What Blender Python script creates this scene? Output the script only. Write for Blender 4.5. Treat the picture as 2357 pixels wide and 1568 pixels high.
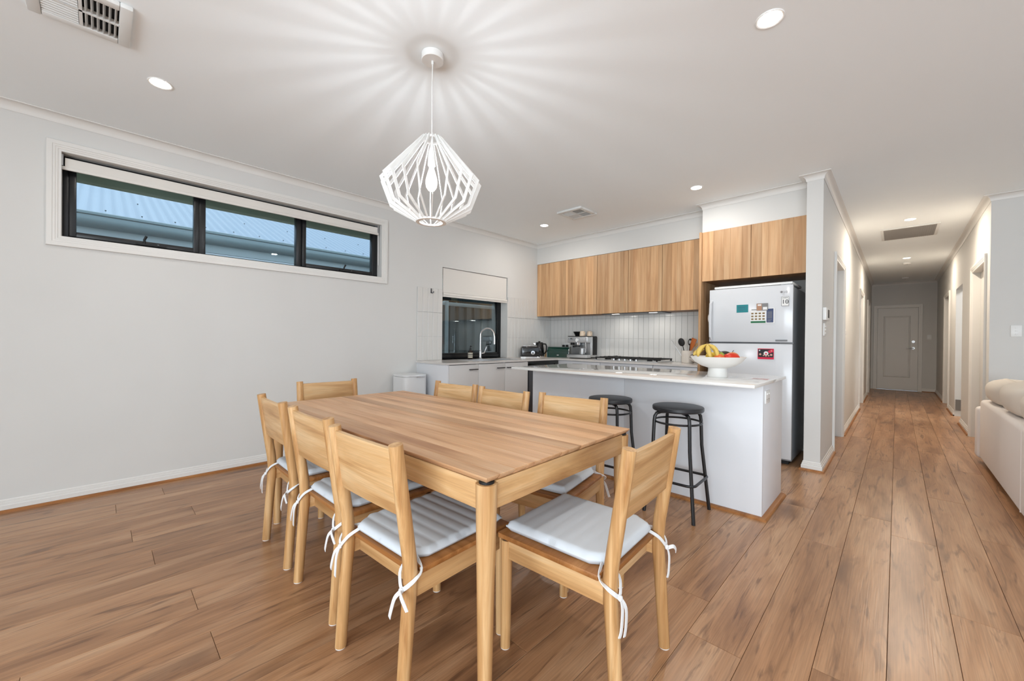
import bpy, bmesh, math, random
from mathutils import Vector, Matrix
random.seed(7)
for o in list(bpy.data.objects): bpy.data.objects.remove(o)
S = bpy.context.scene
COL = S.collection
R = math.radians
# ------------------------------------------------------------------ camera, sky, light, exposure
F_PX, YAW, PITCH, ROLL, CY, CAM_H = 915.07, .7696, .0044, .01, 786.74, 1.1657
fw = Vector((-math.sin(YAW)*math.cos(PITCH), math.cos(YAW)*math.cos(PITCH), -math.sin(PITCH)))
rt = Vector((math.cos(YAW), math.sin(YAW), 0)); up = rt.cross(fw)
rt2 = rt*math.cos(ROLL)+up*math.sin(ROLL); up2 = -rt*math.sin(ROLL)+up*math.cos(ROLL)
cd = bpy.data.cameras.new('camera'); cam = bpy.data.objects.new('camera', cd); COL.objects.link(cam)
m = Matrix.Identity(4)
for i in range(3):
    m[i][0] = rt2[i]; m[i][1] = up2[i]; m[i][2] = -fw[i]
m[2][3] = CAM_H
cam.matrix_world = m
cd.sensor_fit = 'HORIZONTAL'; cd.sensor_width = 36.0; cd.lens = F_PX/2357*36
cd.shift_y = (CY-784)/2357; cd.clip_start = .05; cd.clip_end = 200
S.camera = cam
W = bpy.data.worlds.new('sky'); S.world = W; W.use_nodes = True
bg = W.node_tree.nodes['Background']; bg.inputs[0].default_value = (.78, .88, 1.0, 1); bg.inputs[1].default_value = 1.35
S.view_settings.view_transform = 'Standard'; S.view_settings.look = 'None'; S.view_settings.gamma = 1
S.view_settings.use_curve_mapping = False
S.view_settings.exposure = 0.05
def area(name, loc, rot, sx, sy, watts, color):
    d = bpy.data.lights.new(name, 'AREA'); d.shape = 'RECTANGLE'; d.size = sx; d.size_y = sy; d.energy = watts; d.color = color
    o = bpy.data.objects.new(name, d); COL.objects.link(o); o.location = loc; o.rotation_euler = rot; return o
# daylight entering by the sliding door behind the camera and by the living-room window on the right
area('daylight_sliding_door', (1.5, -3.12, 1.15), (R(90), 0, 0), 5.0, 2.15, 255, (.83, .93, 1.0))
area('daylight_living_window', (4.12, 1.6, 1.35), (R(90), 0, R(90)), 5.0, 1.9, 4, (.86, .94, 1.0))
sun_d = bpy.data.lights.new('sun', 'SUN'); sun_d.energy = 1.6; sun_d.angle = R(3); sun_d.color = (1, .97, .92)
sun_o = bpy.data.objects.new('sun', sun_d); COL.objects.link(sun_o); sun_o.location = (0, 30, 30); sun_o.rotation_euler = Vector((.12, -.78, -.62)).to_track_quat('-Z', 'Y').to_euler()
XL, YB, ZC = -4.206, 5.275, 2.7
# ------------------------------------------------------------------ materials
def lin(c):
    return tuple(((v/255)/12.92 if v/255 <= .04045 else ((v/255+.055)/1.055)**2.4) for v in c)+(1,)
def setin(n, k, v):
    if k in n.inputs: n.inputs[k].default_value = v
def mat(name, rgb, rough=.5, metal=0, spec=.5, emit=None, coat=0, bump=0, bscale=200, var=0):
    M = bpy.data.materials.new(name); M.use_nodes = True; t = M.node_tree; b = t.nodes['Principled BSDF']
    c = lin(rgb); b.inputs['Base Color'].default_value = c
    setin(b, 'Roughness', rough); setin(b, 'Metallic', metal); setin(b, 'Specular IOR Level', spec); setin(b, 'Coat Weight', coat)
    if emit:
        setin(b, 'Emission Color', lin(emit[0])); setin(b, 'Emission Strength', emit[1])
    tc = t.nodes.new('ShaderNodeTexCoord'); nz = t.nodes.new('ShaderNodeTexNoise'); nz.inputs['Scale'].default_value = bscale; nz.inputs['Detail'].default_value = 3
    t.links.new(tc.outputs['Object'], nz.inputs['Vector'])
    if bump:
        bp = t.nodes.new('ShaderNodeBump'); bp.inputs['Strength'].default_value = bump; bp.inputs['Distance'].default_value = .002
        t.links.new(nz.outputs[0], bp.inputs['Height']); t.links.new(bp.outputs[0], b.inputs['Normal'])
    n2 = t.nodes.new('ShaderNodeTexNoise'); n2.inputs['Scale'].default_value = 3.0; t.links.new(tc.outputs['Object'], n2.inputs['Vector'])
    mx = t.nodes.new('ShaderNodeMix'); mx.data_type = 'RGBA'; mx.inputs[6].default_value = tuple(v*(1-.02-var) for v in c[:3])+(1,); mx.inputs[7].default_value = tuple(min(1, v*(1+.02+var)) for v in c[:3])+(1,)
    t.links.new(n2.outputs[0], mx.inputs[0]); t.links.new(mx.outputs[2], b.inputs['Base Color'])
    return M
def wood(name, cols, axis='z', along=1.2, across=13, rough=.42, knots=0, fibre=.5, tint=.10, spec=.4, bumpy=.15, contrast=(.3, .5, .72)):
    M = bpy.data.materials.new(name); M.use_nodes = True; t = M.node_tree; b = t.nodes['Principled BSDF']; L = t.links.new
    N = t.nodes.new
    tc = N('ShaderNodeTexCoord'); oi = N('ShaderNodeObjectInfo')
    mul = N('ShaderNodeMath'); mul.operation = 'MULTIPLY'; mul.inputs[1].default_value = 37.0; L(oi.outputs['Random'], mul.inputs[0])
    cb = N('ShaderNodeCombineXYZ'); [L(mul.outputs[0], cb.inputs[i]) for i in range(3)]
    ad = N('ShaderNodeVectorMath'); ad.operation = 'ADD'; L(tc.outputs['Object'], ad.inputs[0]); L(cb.outputs[0], ad.inputs[1])
    def mp(al, ac):
        q = N('ShaderNodeMapping'); q.inputs['Scale'].default_value = tuple(al if a == axis else ac for a in 'xyz'); L(ad.outputs[0], q.inputs['Vector']); return q
    m1 = mp(along, across); n1 = N('ShaderNodeTexNoise'); n1.inputs['Scale'].default_value = 1; n1.inputs['Detail'].default_value = 6; n1.inputs['Roughness'].default_value = .55; n1.inputs['Distortion'].default_value = .8
    L(m1.outputs[0], n1.inputs['Vector'])
    rp = N('ShaderNodeValToRGB'); e = rp.color_ramp.elements
    e[0].position = contrast[0]; e[0].color = lin(cols[0]); e[1].position = contrast[2]; e[1].color = lin(cols[2]); k = e.new(contrast[1]); k.color = lin(cols[1])
    L(n1.outputs[0], rp.inputs[0])
    m2 = mp(4, 220); n2 = N('ShaderNodeTexNoise'); n2.inputs['Scale'].default_value = 1; n2.inputs['Detail'].default_value = 2; L(m2.outputs[0], n2.inputs['Vector'])
    mr = N('ShaderNodeMapRange'); mr.inputs['From Min'].default_value = .3; mr.inputs['From Max'].default_value = .7; mr.inputs['To Min'].default_value = 1-.22*fibre; mr.inputs['To Max'].default_value = 1+.1*fibre
    L(n2.outputs[0], mr.inputs[0])
    hs = N('ShaderNodeHueSaturation'); L(rp.outputs[0], hs.inputs['Color'])
    rv = N('ShaderNodeMapRange'); rv.inputs['To Min'].default_value = 1-tint; rv.inputs['To Max'].default_value = 1+tint*.8; L(oi.outputs['Random'], rv.inputs[0])
    mv = N('ShaderNodeMath'); mv.operation = 'MULTIPLY'; L(rv.outputs[0], mv.inputs[0]); L(mr.outputs[0], mv.inputs[1]); L(mv.outputs[0], hs.inputs['Value'])
    out = hs.outputs[0]
    if knots:
        m3 = mp(1.7, 4.4); vo = N('ShaderNodeTexVoronoi'); vo.inputs['Scale'].default_value = 1; 
        nd = N('ShaderNodeTexNoise'); nd.inputs['Scale'].default_value = 2.2; L(m3.outputs[0], nd.inputs['Vector'])
        mxv = N('ShaderNodeMix'); mxv.data_type = 'VECTOR'; mxv.inputs[0].default_value = .35; L(m3.outputs[0], mxv.inputs[4]); L(nd.outputs['Color'], mxv.inputs[5])
        L(mxv.outputs[1], vo.inputs['Vector'])
        kr = N('ShaderNodeMapRange'); kr.inputs['From Min'].default_value = .03; kr.inputs['From Max'].default_value = .27; kr.inputs['To Min'].default_value = knots; kr.inputs['To Max'].default_value = 0; L(vo.outputs['Distance'], kr.inputs[0])
        m4 = mp(1.8, 17); n4 = N('ShaderNodeTexNoise'); n4.inputs['Scale'].default_value = 1; n4.inputs['Detail'].default_value = 5; n4.inputs['Distortion'].default_value = 2.2; L(m4.outputs[0], n4.inputs['Vector'])
        sr = N('ShaderNodeMapRange'); sr.inputs['From Min'].default_value = .56; sr.inputs['From Max'].default_value = .70; sr.inputs['To Min'].default_value = 0; sr.inputs['To Max'].default_value = knots*.75; L(n4.outputs[0], sr.inputs[0])
        mm = N('ShaderNodeMath'); mm.operation = 'MAXIMUM'; L(kr.outputs[0], mm.inputs[0]); L(sr.outputs[0], mm.inputs[1])
        mx = N('ShaderNodeMix'); mx.data_type = 'RGBA'; L(mm.outputs[0], mx.inputs[0]); L(out, mx.inputs[6]); mx.inputs[7].default_value = lin((92, 62, 44)); out = mx.outputs[2]
    L(out, b.inputs['Base Color']); setin(b, 'Roughness', rough); setin(b, 'Specular IOR Level', spec)
    if bumpy:
        bp = N('ShaderNodeBump'); bp.inputs['Strength'].default_value = bumpy; bp.inputs['Distance'].default_value = .001; L(n2.outputs[0], bp.inputs['Height']); L(bp.outputs[0], b.inputs['Normal'])
    return M
def glow_glass(name):
    M = bpy.data.materials.new(name); M.use_nodes = True; t = M.node_tree; t.nodes.remove(t.nodes['Principled BSDF']); L = t.links.new
    tr = t.nodes.new('ShaderNodeBsdfTransparent'); em = t.nodes.new('ShaderNodeEmission'); em.inputs[0].default_value = lin((255, 250, 240)); em.inputs[1].default_value = 1.1
    ad = t.nodes.new('ShaderNodeAddShader'); L(tr.outputs[0], ad.inputs[0]); L(em.outputs[0], ad.inputs[1]); L(ad.outputs[0], t.nodes['Material Output'].inputs[0]); return M
def glass(name, tint=(235, 245, 248), refl=.09):
    M = bpy.data.materials.new(name); M.use_nodes = True; t = M.node_tree; t.nodes.remove(t.nodes['Principled BSDF']); L = t.links.new
    o = t.nodes['Material Output']; tr = t.nodes.new('ShaderNodeBsdfTransparent'); tr.inputs[0].default_value = lin(tint)
    gl = t.nodes.new('ShaderNodeBsdfGlossy'); gl.inputs['Roughness'].default_value = .01
    fr = t.nodes.new('ShaderNodeFresnel'); fr.inputs[0].default_value = 1.45
    mx = t.nodes.new('ShaderNodeMixShader'); L(fr.outputs[0], mx.inputs[0]); L(tr.outputs[0], mx.inputs[1]); L(gl.outputs[0], mx.inputs[2]); L(mx.outputs[0], o.inputs[0]); return M
OAK = ((174, 128, 80), (206, 164, 114), (226, 194, 150))
M = {
 'wall': mat('wall_paint', (214, 213, 210), .75, bump=.05, bscale=350), 'ceil': mat('ceiling_paint', (246, 251, 253), .85),
 'trim': mat('gloss_trim_white', (224, 222, 218), .4), 'quad': wood('oak_beading', ((130, 80, 36), (158, 102, 52), (178, 122, 68)), 'y', tint=.04),
 'doorpaint': mat('door_enamel_white', (226, 224, 220), .45),
 'floor': wood('oak_plank_floor', ((144, 102, 70), (176, 131, 94), (197, 156, 120)), 'y', along=.9, across=7, rough=.29, knots=.85, fibre=.9, tint=.07, spec=.45, bumpy=.25),
 'grout': mat('grout_grey', (176, 176, 174), .9), 'tile': mat('white_gloss_tile', (216, 215, 212), .16, spec=.6),
 'oak_x': wood('oak_x', OAK, 'x'), 'oak_y': wood('oak_y', OAK, 'y'), 'oak_z': wood('oak_z', OAK, 'z'),
 'oak_post': wood('oak_post', ((170, 122, 74), (198, 153, 102), (220, 182, 134)), 'z', along=1.5, across=30, tint=.06),
 'table_board': wood('oak_table_board', ((176, 126, 86), (206, 160, 118), (222, 184, 146)), 'x', along=1.0, across=11, tint=.17, rough=.38),
 'seat_oak': wood('oak_seat', ((134, 84, 40), (164, 108, 58), (188, 134, 82)), 'x', tint=.06),
 'lam': wood('oak_laminate', ((176, 132, 92), (200, 158, 116), (214, 178, 138)), 'z', along=.9, across=16, tint=.2, rough=.5, fibre=.5),
 'lam_dark': wood('oak_laminate_edge', ((120, 84, 52), (140, 100, 62), (156, 116, 76)), 'z', along=.9, across=16, tint=.04, rough=.5),
 'white_lam': mat('white_laminate', (224, 226, 230), .35), 'grey_lam': mat('pale_grey_laminate', (212, 211, 210), .4),
 'stone': mat('white_engineered_stone', (228, 227, 224), .05, spec=.6), 'stone2': mat('pale_stone_bench', (214, 210, 206), .16, spec=.6),
 'black': mat('black_metal', (22, 22, 24), .35), 'black_frame': mat('black_aluminium', (20, 21, 23), .3), 'matt_black': mat('matt_black', (16, 16, 17), .6), 'gloss_black': mat('gloss_black', (10, 10, 12), .12, spec=.7),
 'steel': mat('brushed_steel', (204, 206, 208), .32, metal=.75), 'chrome': mat('chrome', (225, 226, 228), .06, metal=1), 'dark_steel': mat('dark_steel', (96, 98, 102), .35, metal=.8),
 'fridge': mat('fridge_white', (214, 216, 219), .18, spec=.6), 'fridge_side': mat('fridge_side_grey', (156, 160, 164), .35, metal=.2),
 'cushion': mat('pale_blue_grey_linen', (208, 214, 220), .9, bump=.25, bscale=900, spec=.2), 'tie': mat('white_cotton_tie', (230, 231, 232), .9, spec=.2),
 'stool': mat('black_stained_wood', (34, 36, 40), .38), 'sofa': mat('oatmeal_sofa_fabric', (240, 233, 228), .95, bump=.4, bscale=500, spec=.15), 'sofa2': mat('beige_cushion_fabric', (234, 225, 213), .95, bump=.4, bscale=500, spec=.15),
 'white_plastic': mat('white_plastic', (234, 234, 232), .35), 'bin': mat('white_enamel_bin', (228, 230, 231), .28), 'grey_plastic': mat('grey_plastic', (120, 122, 124), .5), 'dark': mat('dark_void', (12, 12, 12), .9),
 'pendant': mat('white_painted_wood', (238, 238, 236), .5), 'bulb_glass': glow_glass('glowing_bulb_glass'), 'bulb': mat('lit_bulb', (255, 250, 240), .3, emit=((244, 249, 255), 690)), 'led': mat('led_diffuser', (255, 255, 255), .4, emit=((255, 248, 236), 18)), 'led_bar': mat('hood_led', (255, 255, 255), .4, emit=((255, 246, 232), 3)),
 'blind': mat('off_white_blind', (222, 218, 212), .85, spec=.2), 'glass': glass('window_glass'),
 'ceramic': mat('white_ceramic', (232, 229, 224), .35), 'cream': mat('cream_ceramic', (226, 206, 182), .4), 'stoneware': mat('beige_stoneware', (216, 208, 198), .5),
 'green_gloss': mat('dark_green_enamel', (4, 56, 48), .08, spec=.6, coat=.3), 'brownglass': mat('brown_bottle', (30, 20, 14), .12), 'label': mat('bottle_label', (206, 198, 180), .6),
 'banana': mat('banana_yellow', (216, 184, 92), .5, var=.08), 'banana_tip': mat('banana_tip', (96, 66, 34), .7), 'lemon': mat('lemon_yellow', (228, 190, 50), .45, bump=.3, bscale=120), 'pear': mat('green_pear', (150, 168, 62), .45, var=.08), 'mango': mat('red_mango', (206, 50, 24), .35, var=.25), 'mango2': mat('orange_mango', (226, 128, 48), .4, var=.2), 'avocado': mat('dark_avocado', (38, 40, 24), .5, bump=.4, bscale=120), 'apple': mat('orange_red_apple', (222, 110, 52), .3, var=.25), 'stem': mat('brown_stem', (60, 44, 30), .7),
 'spat_wood': wood('utensil_wood', ((140, 66, 22), (176, 92, 36), (196, 112, 52)), 'z'), 'bamboo': wood('bamboo', ((190, 150, 100), (208, 170, 120), (222, 188, 140)), 'z'),
 'teal': mat('teal_card', (22, 128, 134), .5), 'paper': mat('white_paper', (232, 232, 230), .6), 'navy': mat('navy_print', (62, 76, 112), .6), 'gprint': mat('green_print', (28, 104, 66), .6), 'brprint': mat('brown_print', (128, 104, 64), .6), 'greyprint': mat('grey_print', (128, 128, 128), .6), 'red': mat('crimson_print', (214, 22, 66), .5), 'ink': mat('black_ink', (24, 26, 34), .5), 'skin': mat('portrait_print', (214, 160, 140), .6), 'tan': mat('tan_photo_print', (176, 132, 104), .5),
 'roof': mat('pale_blue_steel_roof', (176, 190, 208), .3, metal=.5), 'gutter': mat('grey_steel_gutter', (150, 165, 170), .3, metal=.3), 'fascia': mat('pale_grey_fascia', (200, 208, 212), .5), 'nwall': mat('beige_render', (196, 196, 172), .9), 'soffit': mat('olive_grey_soffit', (196, 202, 174), .9),
 'fence': mat('dark_grey_fence', (128, 124, 120), .5, metal=.2), 'fence_rail': mat('fence_rail_grey', (205, 208, 206), .45, metal=.3), 'brick': mat('dark_brick', (44, 40, 40), .9, var=.2), 'mortar': mat('cream_mortar', (196, 186, 160), .95), 'tealglass': mat('teal_window', (60, 96, 104), .25), 'ground': mat('concrete_ground', (120, 116, 110), .95),
 'greytile': mat('grey_tile_strip', (120, 114, 108), .5), 'vent_white': mat('vent_white', (226, 227, 225), .5), 'vent_grey': mat('grille_grey', (150, 148, 145), .6),
}
# ------------------------------------------------------------------ mesh helpers
class MB:
    def __init__(s): s.v = []; s.f = []
    def add(s, vs, fs):
        b = len(s.v); s.v += [tuple(p) for p in vs]; s.f += [tuple(b+i for i in f) for f in fs]; return s
    def box(s, x0, x1, y0, y1, z0, z1):
        return s.add([(x0,y0,z0),(x1,y0,z0),(x1,y1,z0),(x0,y1,z0),(x0,y0,z1),(x1,y0,z1),(x1,y1,z1),(x0,y1,z1)],
                     [(0,3,2,1),(4,5,6,7),(0,1,5,4),(1,2,6,5),(2,3,7,6),(3,0,4,7)])
    def prism(s, poly, z0, z1):
        n = len(poly)
        return s.add([(x,y,z0) for x,y in poly]+[(x,y,z1) for x,y in poly], [tuple(range(n-1,-1,-1)), tuple(range(n,2*n))]+[(i,(i+1)%n,n+(i+1)%n,n+i) for i in range(n)])
    def prism_ax(s, poly, a0, a1, ax):   # poly in the two other axes (cyclic order), extruded along ax
        n = len(poly); mk = {'x': lambda p,a: (a,p[0],p[1]), 'y': lambda p,a: (p[0],a,p[1]), 'z': lambda p,a: (p[0],p[1],a)}[ax]
        return s.add([mk(p,a0) for p in poly]+[mk(p,a1) for p in poly], [tuple(range(n-1,-1,-1)), tuple(range(n,2*n))]+[(i,(i+1)%n,n+(i+1)%n,n+i) for i in range(n)])
    def tube(s, pts, r, n=12, caps=True, flat=None, closed=False):
        pts = [Vector(p) for p in pts]; k = len(pts); rs = r if isinstance(r, (list, tuple)) else [r]*k
        vs = []; prev = None
        for i, p in enumerate(pts):
            if closed: d = pts[(i+1) % k]-pts[i-1]
            else: d = pts[min(i+1,k-1)]-pts[max(i-1,0)]
            d.normalize()
            if prev is None:
                a = Vector((0,0,1)) if abs(d.z) < .9 else Vector((0,1,0)); u = d.cross(a).normalized()
            else:
                u = (prev-d*prev.dot(d)).normalized()
            prev = u; w = d.cross(u)
            fl = flat or 1
            for j in range(n):
                t = 2*math.pi*j/n; vs.append(p+u*math.cos(t)*rs[i]+w*math.sin(t)*rs[i]*fl)
        fs = []
        for i in range(k if closed else k-1):
            i2 = (i+1) % k
            for j in range(n): fs.append((i*n+j, i*n+(j+1)%n, i2*n+(j+1)%n, i2*n+j))
        if caps and not closed: fs += [tuple(range(n-1,-1,-1)), tuple((k-1)*n+j for j in range(n))]
        return s.add(vs, fs)
    def lathe(s, prof, n=32, c=(0,0,0), cap=True):
        vs = []; k = len(prof)
        for r, z in prof:
            for j in range(n):
                t = 2*math.pi*j/n; vs.append((c[0]+r*math.cos(t), c[1]+r*math.sin(t), c[2]+z))
        fs = [(i*n+j, i*n+(j+1)%n, (i+1)*n+(j+1)%n, (i+1)*n+j) for i in range(k-1) for j in range(n)]
        if cap: fs += [tuple(range(n-1,-1,-1)), tuple((k-1)*n+j for j in range(n))]
        return s.add(vs, fs)
    def disc(s, c, r, h, ax='z', n=24):
        poly = [(r*math.cos(2*math.pi*j/n), r*math.sin(2*math.pi*j/n)) for j in range(n)]
        if ax == 'z': return s.prism_ax([(c[0]+a, c[1]+b) for a,b in poly], c[2], c[2]+h, 'z')
        if ax == 'y': return s.prism_ax([(c[0]+a, c[2]+b) for a,b in poly], c[1], c[1]+h, 'y')
        return s.prism_ax([(c[1]+a, c[2]+b) for a,b in poly], c[0], c[0]+h, 'x')
    def ellip(s, c, rx, ry, rz, n=20, k=12, fn=None):
        vs = [(c[0],c[1],c[2]-rz)]
        for i in range(1,k):
            ph = -math.pi/2+math.pi*i/k
            for j in range(n):
                t = 2*math.pi*j/n; vs.append((c[0]+rx*math.cos(ph)*math.cos(t), c[1]+ry*math.cos(ph)*math.sin(t), c[2]+rz*math.sin(ph)))
        vs.append((c[0],c[1],c[2]+rz)); e = len(vs)-1
        if fn: vs = [fn(v) for v in vs]
        fs = [(0, 1+(j+1)%n, 1+j) for j in range(n)]
        fs += [(1+i*n+j, 1+i*n+(j+1)%n, 1+(i+1)*n+(j+1)%n, 1+(i+1)*n+j) for i in range(k-2) for j in range(n)]
        fs += [(e, 1+(k-2)*n+j, 1+(k-2)*n+(j+1)%n) for j in range(n)]
        return s.add(vs, fs)
    def build(s, name, mt, parent=None, bevel=0, seg=2, smooth=False, ang=35, mw=None):
        me = bpy.data.meshes.new(name); me.from_pydata(s.v, [], s.f)
        bm = bmesh.new(); bm.from_mesh(me); bmesh.ops.recalc_face_normals(bm, faces=bm.faces)
        if bevel: bmesh.ops.bevel(bm, geom=[e for e in bm.edges if len(e.link_faces) == 2 and e.calc_face_angle() > .5], offset=bevel, segments=seg, affect='EDGES', profile=.5, clamp_overlap=True)
        bm.to_mesh(me); bm.free()
        if smooth or bevel:
            me.shade_smooth(); me.set_sharp_from_angle(angle=R(ang))
        me.materials.append(M[mt] if isinstance(mt, str) else mt)
        o = bpy.data.objects.new(name, me); COL.objects.link(o)
        if parent: o.parent = parent
        return o
def B(*a): return MB().box(*a)
def tag(o, label, cat=None, group=None, kind=None):
    o['label'] = label
    if cat: o['category'] = cat
    if group: o['group'] = group
    if kind: o['kind'] = kind
    return o
def struct(o, label): o['kind'] = 'structure'; o['label'] = label; return o
def thing(name, label, cat, loc=(0,0,0), rz=0, group=None):
    o = bpy.data.objects.new(name, None); o.empty_display_size = .1; COL.objects.link(o); o.location = loc; o.rotation_euler = (0,0,R(rz)); return tag(o, label, cat, group)
def sthing(name, label, loc=(0,0,0)):
    o = bpy.data.objects.new(name, None); o.empty_display_size = .1; COL.objects.link(o); o.location = loc; return struct(o, label)
def inst(src, name, parent, loc=(0,0,0), rz=0):
    o = bpy.data.objects.new(name, src.data if hasattr(src, 'data') else src); COL.objects.link(o); o.parent = parent; o.location = loc; o.rotation_euler = (0,0,rz); return o
def dup(root, loc, rz, label, group=None):
    r = root.copy(); COL.objects.link(r); r.location = loc; r.rotation_euler = (0,0,R(rz)); r['label'] = label
    if group: r['group'] = group
    for ch in list(root.children):
        c = ch.copy(); COL.objects.link(c); c.parent = r
        for g in list(ch.children):
            d = g.copy(); COL.objects.link(d); d.parent = c
    return r
def text(name, body, size, mt, parent, loc, rot, depth=.0006, align='CENTER'):
    cu = bpy.data.curves.new(name, 'FONT'); cu.body = body; cu.size = size; cu.extrude = depth; cu.align_x = align; cu.align_y = 'CENTER'
    t = bpy.data.objects.new(name+'_tmp', cu); COL.objects.link(t)
    dg = bpy.context.evaluated_depsgraph_get(); me = bpy.data.meshes.new_from_object(t.evaluated_get(dg)); bpy.data.objects.remove(t)
    me.materials.clear(); me.materials.append(M[mt]); o = bpy.data.objects.new(name, me); COL.objects.link(o); o.parent = parent; o.location = loc; o.rotation_euler = rot; return o
def sweep(name, path, prof, z, mt, closed=False, parent=None):   # prof (offset into room, height); room on the left of the path
    n = len(path); P = [Vector(p) for p in path]; vs = []; k = len(prof)
    for i in range(n):
        def nrm(a, b): d = (b-a).normalized(); return Vector((-d.y, d.x))
        if closed or 0 < i < n-1:
            n1 = nrm(P[i-1], P[i]); n2 = nrm(P[i], P[(i+1) % n]); mt_ = (n1+n2)/(1+n1.dot(n2))
        else: mt_ = nrm(P[0], P[1]) if i == 0 else nrm(P[-2], P[-1])
        for u, h in prof: vs.append((P[i].x+mt_.x*u, P[i].y+mt_.y*u, z+h))
    fs = [(i*k+j, i*k+j+1, ((i+1) % n)*k+j+1, ((i+1) % n)*k+j) for i in range(n if closed else n-1) for j in range(k-1)]
    fs += [(i*k+k-1, i*k, ((i+1) % n)*k, ((i+1) % n)*k+k-1) for i in range(n if closed else n-1)]
    if not closed: fs += [tuple(range(k)), tuple((n-1)*k+j for j in range(k-1,-1,-1))]
    b = MB().add(vs, fs); return b.build(name, mt, parent, smooth=True, ang=25)
def holes(mb, a0, a1, z0, z1, hs, put):   # wall in (a,z) with rectangular holes
    cuts = sorted({a0, a1, *[h[0] for h in hs], *[h[1] for h in hs]})
    for p, q in zip(cuts, cuts[1:]):
        zs = [(h[2], h[3]) for h in hs if h[0] <= p and h[1] >= q]; zs.sort(); c = z0
        for u, v in zs:
            if u > c: put(mb, p, q, c, u)
            c = v
        if c < z1: put(mb, p, q, c, z1)
    return mb
# ------------------------------------------------------------------ the setting
PW = .1925; X_S = -.208
fl = sthing('floor', 'oak laminate plank floor running into the hallway')
B(-4.456, 4.4, -3.4, 14.1, -.12, -.013).build('subfloor', 'dark', fl)
def plank_mesh(L):
    w = PW-.0014; l = L-.0014; h = .012; c = .0010; x, y = w/2, l/2
    b = MB(); b.add([(-x,-y,-h),(x,-y,-h),(x,y,-h),(-x,y,-h),(-x,-y,-c),(x,-y,-c),(x,y,-c),(-x,y,-c),(-x+c,-y+c,0),(x-c,-y+c,0),(x-c,y-c,0),(-x+c,y-c,0)],
        [(0,3,2,1),(8,9,10,11)]+[(i,(i+1)%4,4+(i+1)%4,4+i) for i in range(4)]+[(4+i,4+(i+1)%4,8+(i+1)%4,8+i) for i in range(4)])
    o = b.build('plank', 'floor', fl); return o
PL = 1.82; proto = plank_mesh(PL); first = True; k0 = int(math.floor((-4.3-X_S)/PW)); rnd = random.Random(11)
for k in range(k0, int((4.2-X_S)/PW)+1):
    xa = X_S+k*PW; xc = xa+PW/2
    end = 13.9 if -.62 < xc < .75 else (YB+.05 if xc < -.6 else 6.42)
    y = -3.2-PL*((k*.37+rnd.random()*.5) % 1.0)
    while y < end:
        y1 = min(y+PL, end); ya = max(y, -3.25)
        if y1-ya > .03:
            if y1-ya > PL-.01:
                if first: o = proto; first = False
                else: o = inst(proto, 'plank', fl)
            else: o = plank_mesh(y1-ya)
            o.location = (xc, (ya+y1)/2, 0)
        y += PL
struct(B(-4.456, 4.4, -3.4, 14.1, 2.7, 2.8).build('ceiling', 'ceil'), 'flat white plasterboard ceiling over room and hallway')
WIN = (-.20, 2.20, 1.86, 2.45); KW = (3.045, 4.235, .9, 2.095)
put_x = lambda x0, x1: (lambda mb, p, q, c, u: mb.box(x0, x1, p, q, c, u))
put_y = lambda y0, y1: (lambda mb, p, q, c, u: mb.box(p, q, y0, y1, c, u))
wl = struct(holes(MB(), -3.4, 5.475, 0, 2.7, [WIN, KW], put_x(-4.456, XL)).build('wall_left', 'wall'), 'long white wall on the left with the high window')
wb = struct(B(XL, -.61, YB, 5.475, 0, 2.7).build('wall_back', 'wall'), 'kitchen back wall behind bench and fridge')
struct(MB().box(XL, -1.58, 4.91, YB, 2.388, 2.7).box(-1.58, -.61, 4.68, YB, 2.388, 2.7).build('wall_bulkhead', 'wall'), 'white bulkhead above the oak wall cabinets')
D_L = [(5.49, 6.41), (9.43, 10.36), (11.95, 12.7)]; D_R = [(6.62, 7.65), (10.68, 11.62)]
struct(holes(MB(), 4.506, 14.1, 0, 2.7, [(a, b, 0, 2.07) for a, b in D_L], put_x(-.61, -.488)).build('wall_hall_left', 'wall'), 'left hallway wall ending in a white nib beside the fridge')
struct(holes(MB(), 6.36, 14.1, 0, 2.7, [(a, b, 0, 2.07) for a, b in D_R]+[(8.77, 9.67, 0, 2.06)], put_x(.68, .80)).build('wall_hall_right', 'wall'), 'right hallway wall with door and open doorway')
struct(B(.80, 4.4, 6.36, 6.5, 0, 2.7).build('wall_living', 'wall'), 'white wall stub behind the sofa')
struct(holes(MB(), -.488, .68, 0, 2.7, [(-.37, .37, 0, 2.07)], put_y(13.9, 14.1)).build('wall_end', 'wall'), 'end wall of the hallway around the panelled door')
struct(holes(MB(), -4.206, 4.2, 0, 2.7, [(-1.1, 4.1, 0, 2.3)], put_y(-3.4, -3.2)).build('wall_rear', 'wall'), 'rear wall with sliding door behind the camera')
struct(holes(MB(), -3.4, 6.36, 0, 2.7, [(-1, 4.2, .4, 2.3)], put_x(4.2, 4.4)).build('wall_right', 'wall'), 'living room wall with a wide window')
struct(MB().box(.80, 2.4, 9.67, 9.79, 0, 2.7).box(2.4, 2.5, 8.3, 9.79, 0, 2.7).box(.80, 2.5, 8.2, 8.3, 0, 2.7).build('wall_alcove', 'wall'), 'bright white wall inside the open doorway on the right')
struct(MB().box(.69, 1.6, 9.655, 9.672, .10, .27).build('trim_9', 'greytile'), 'grey tile strip low in the open doorway')
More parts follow.
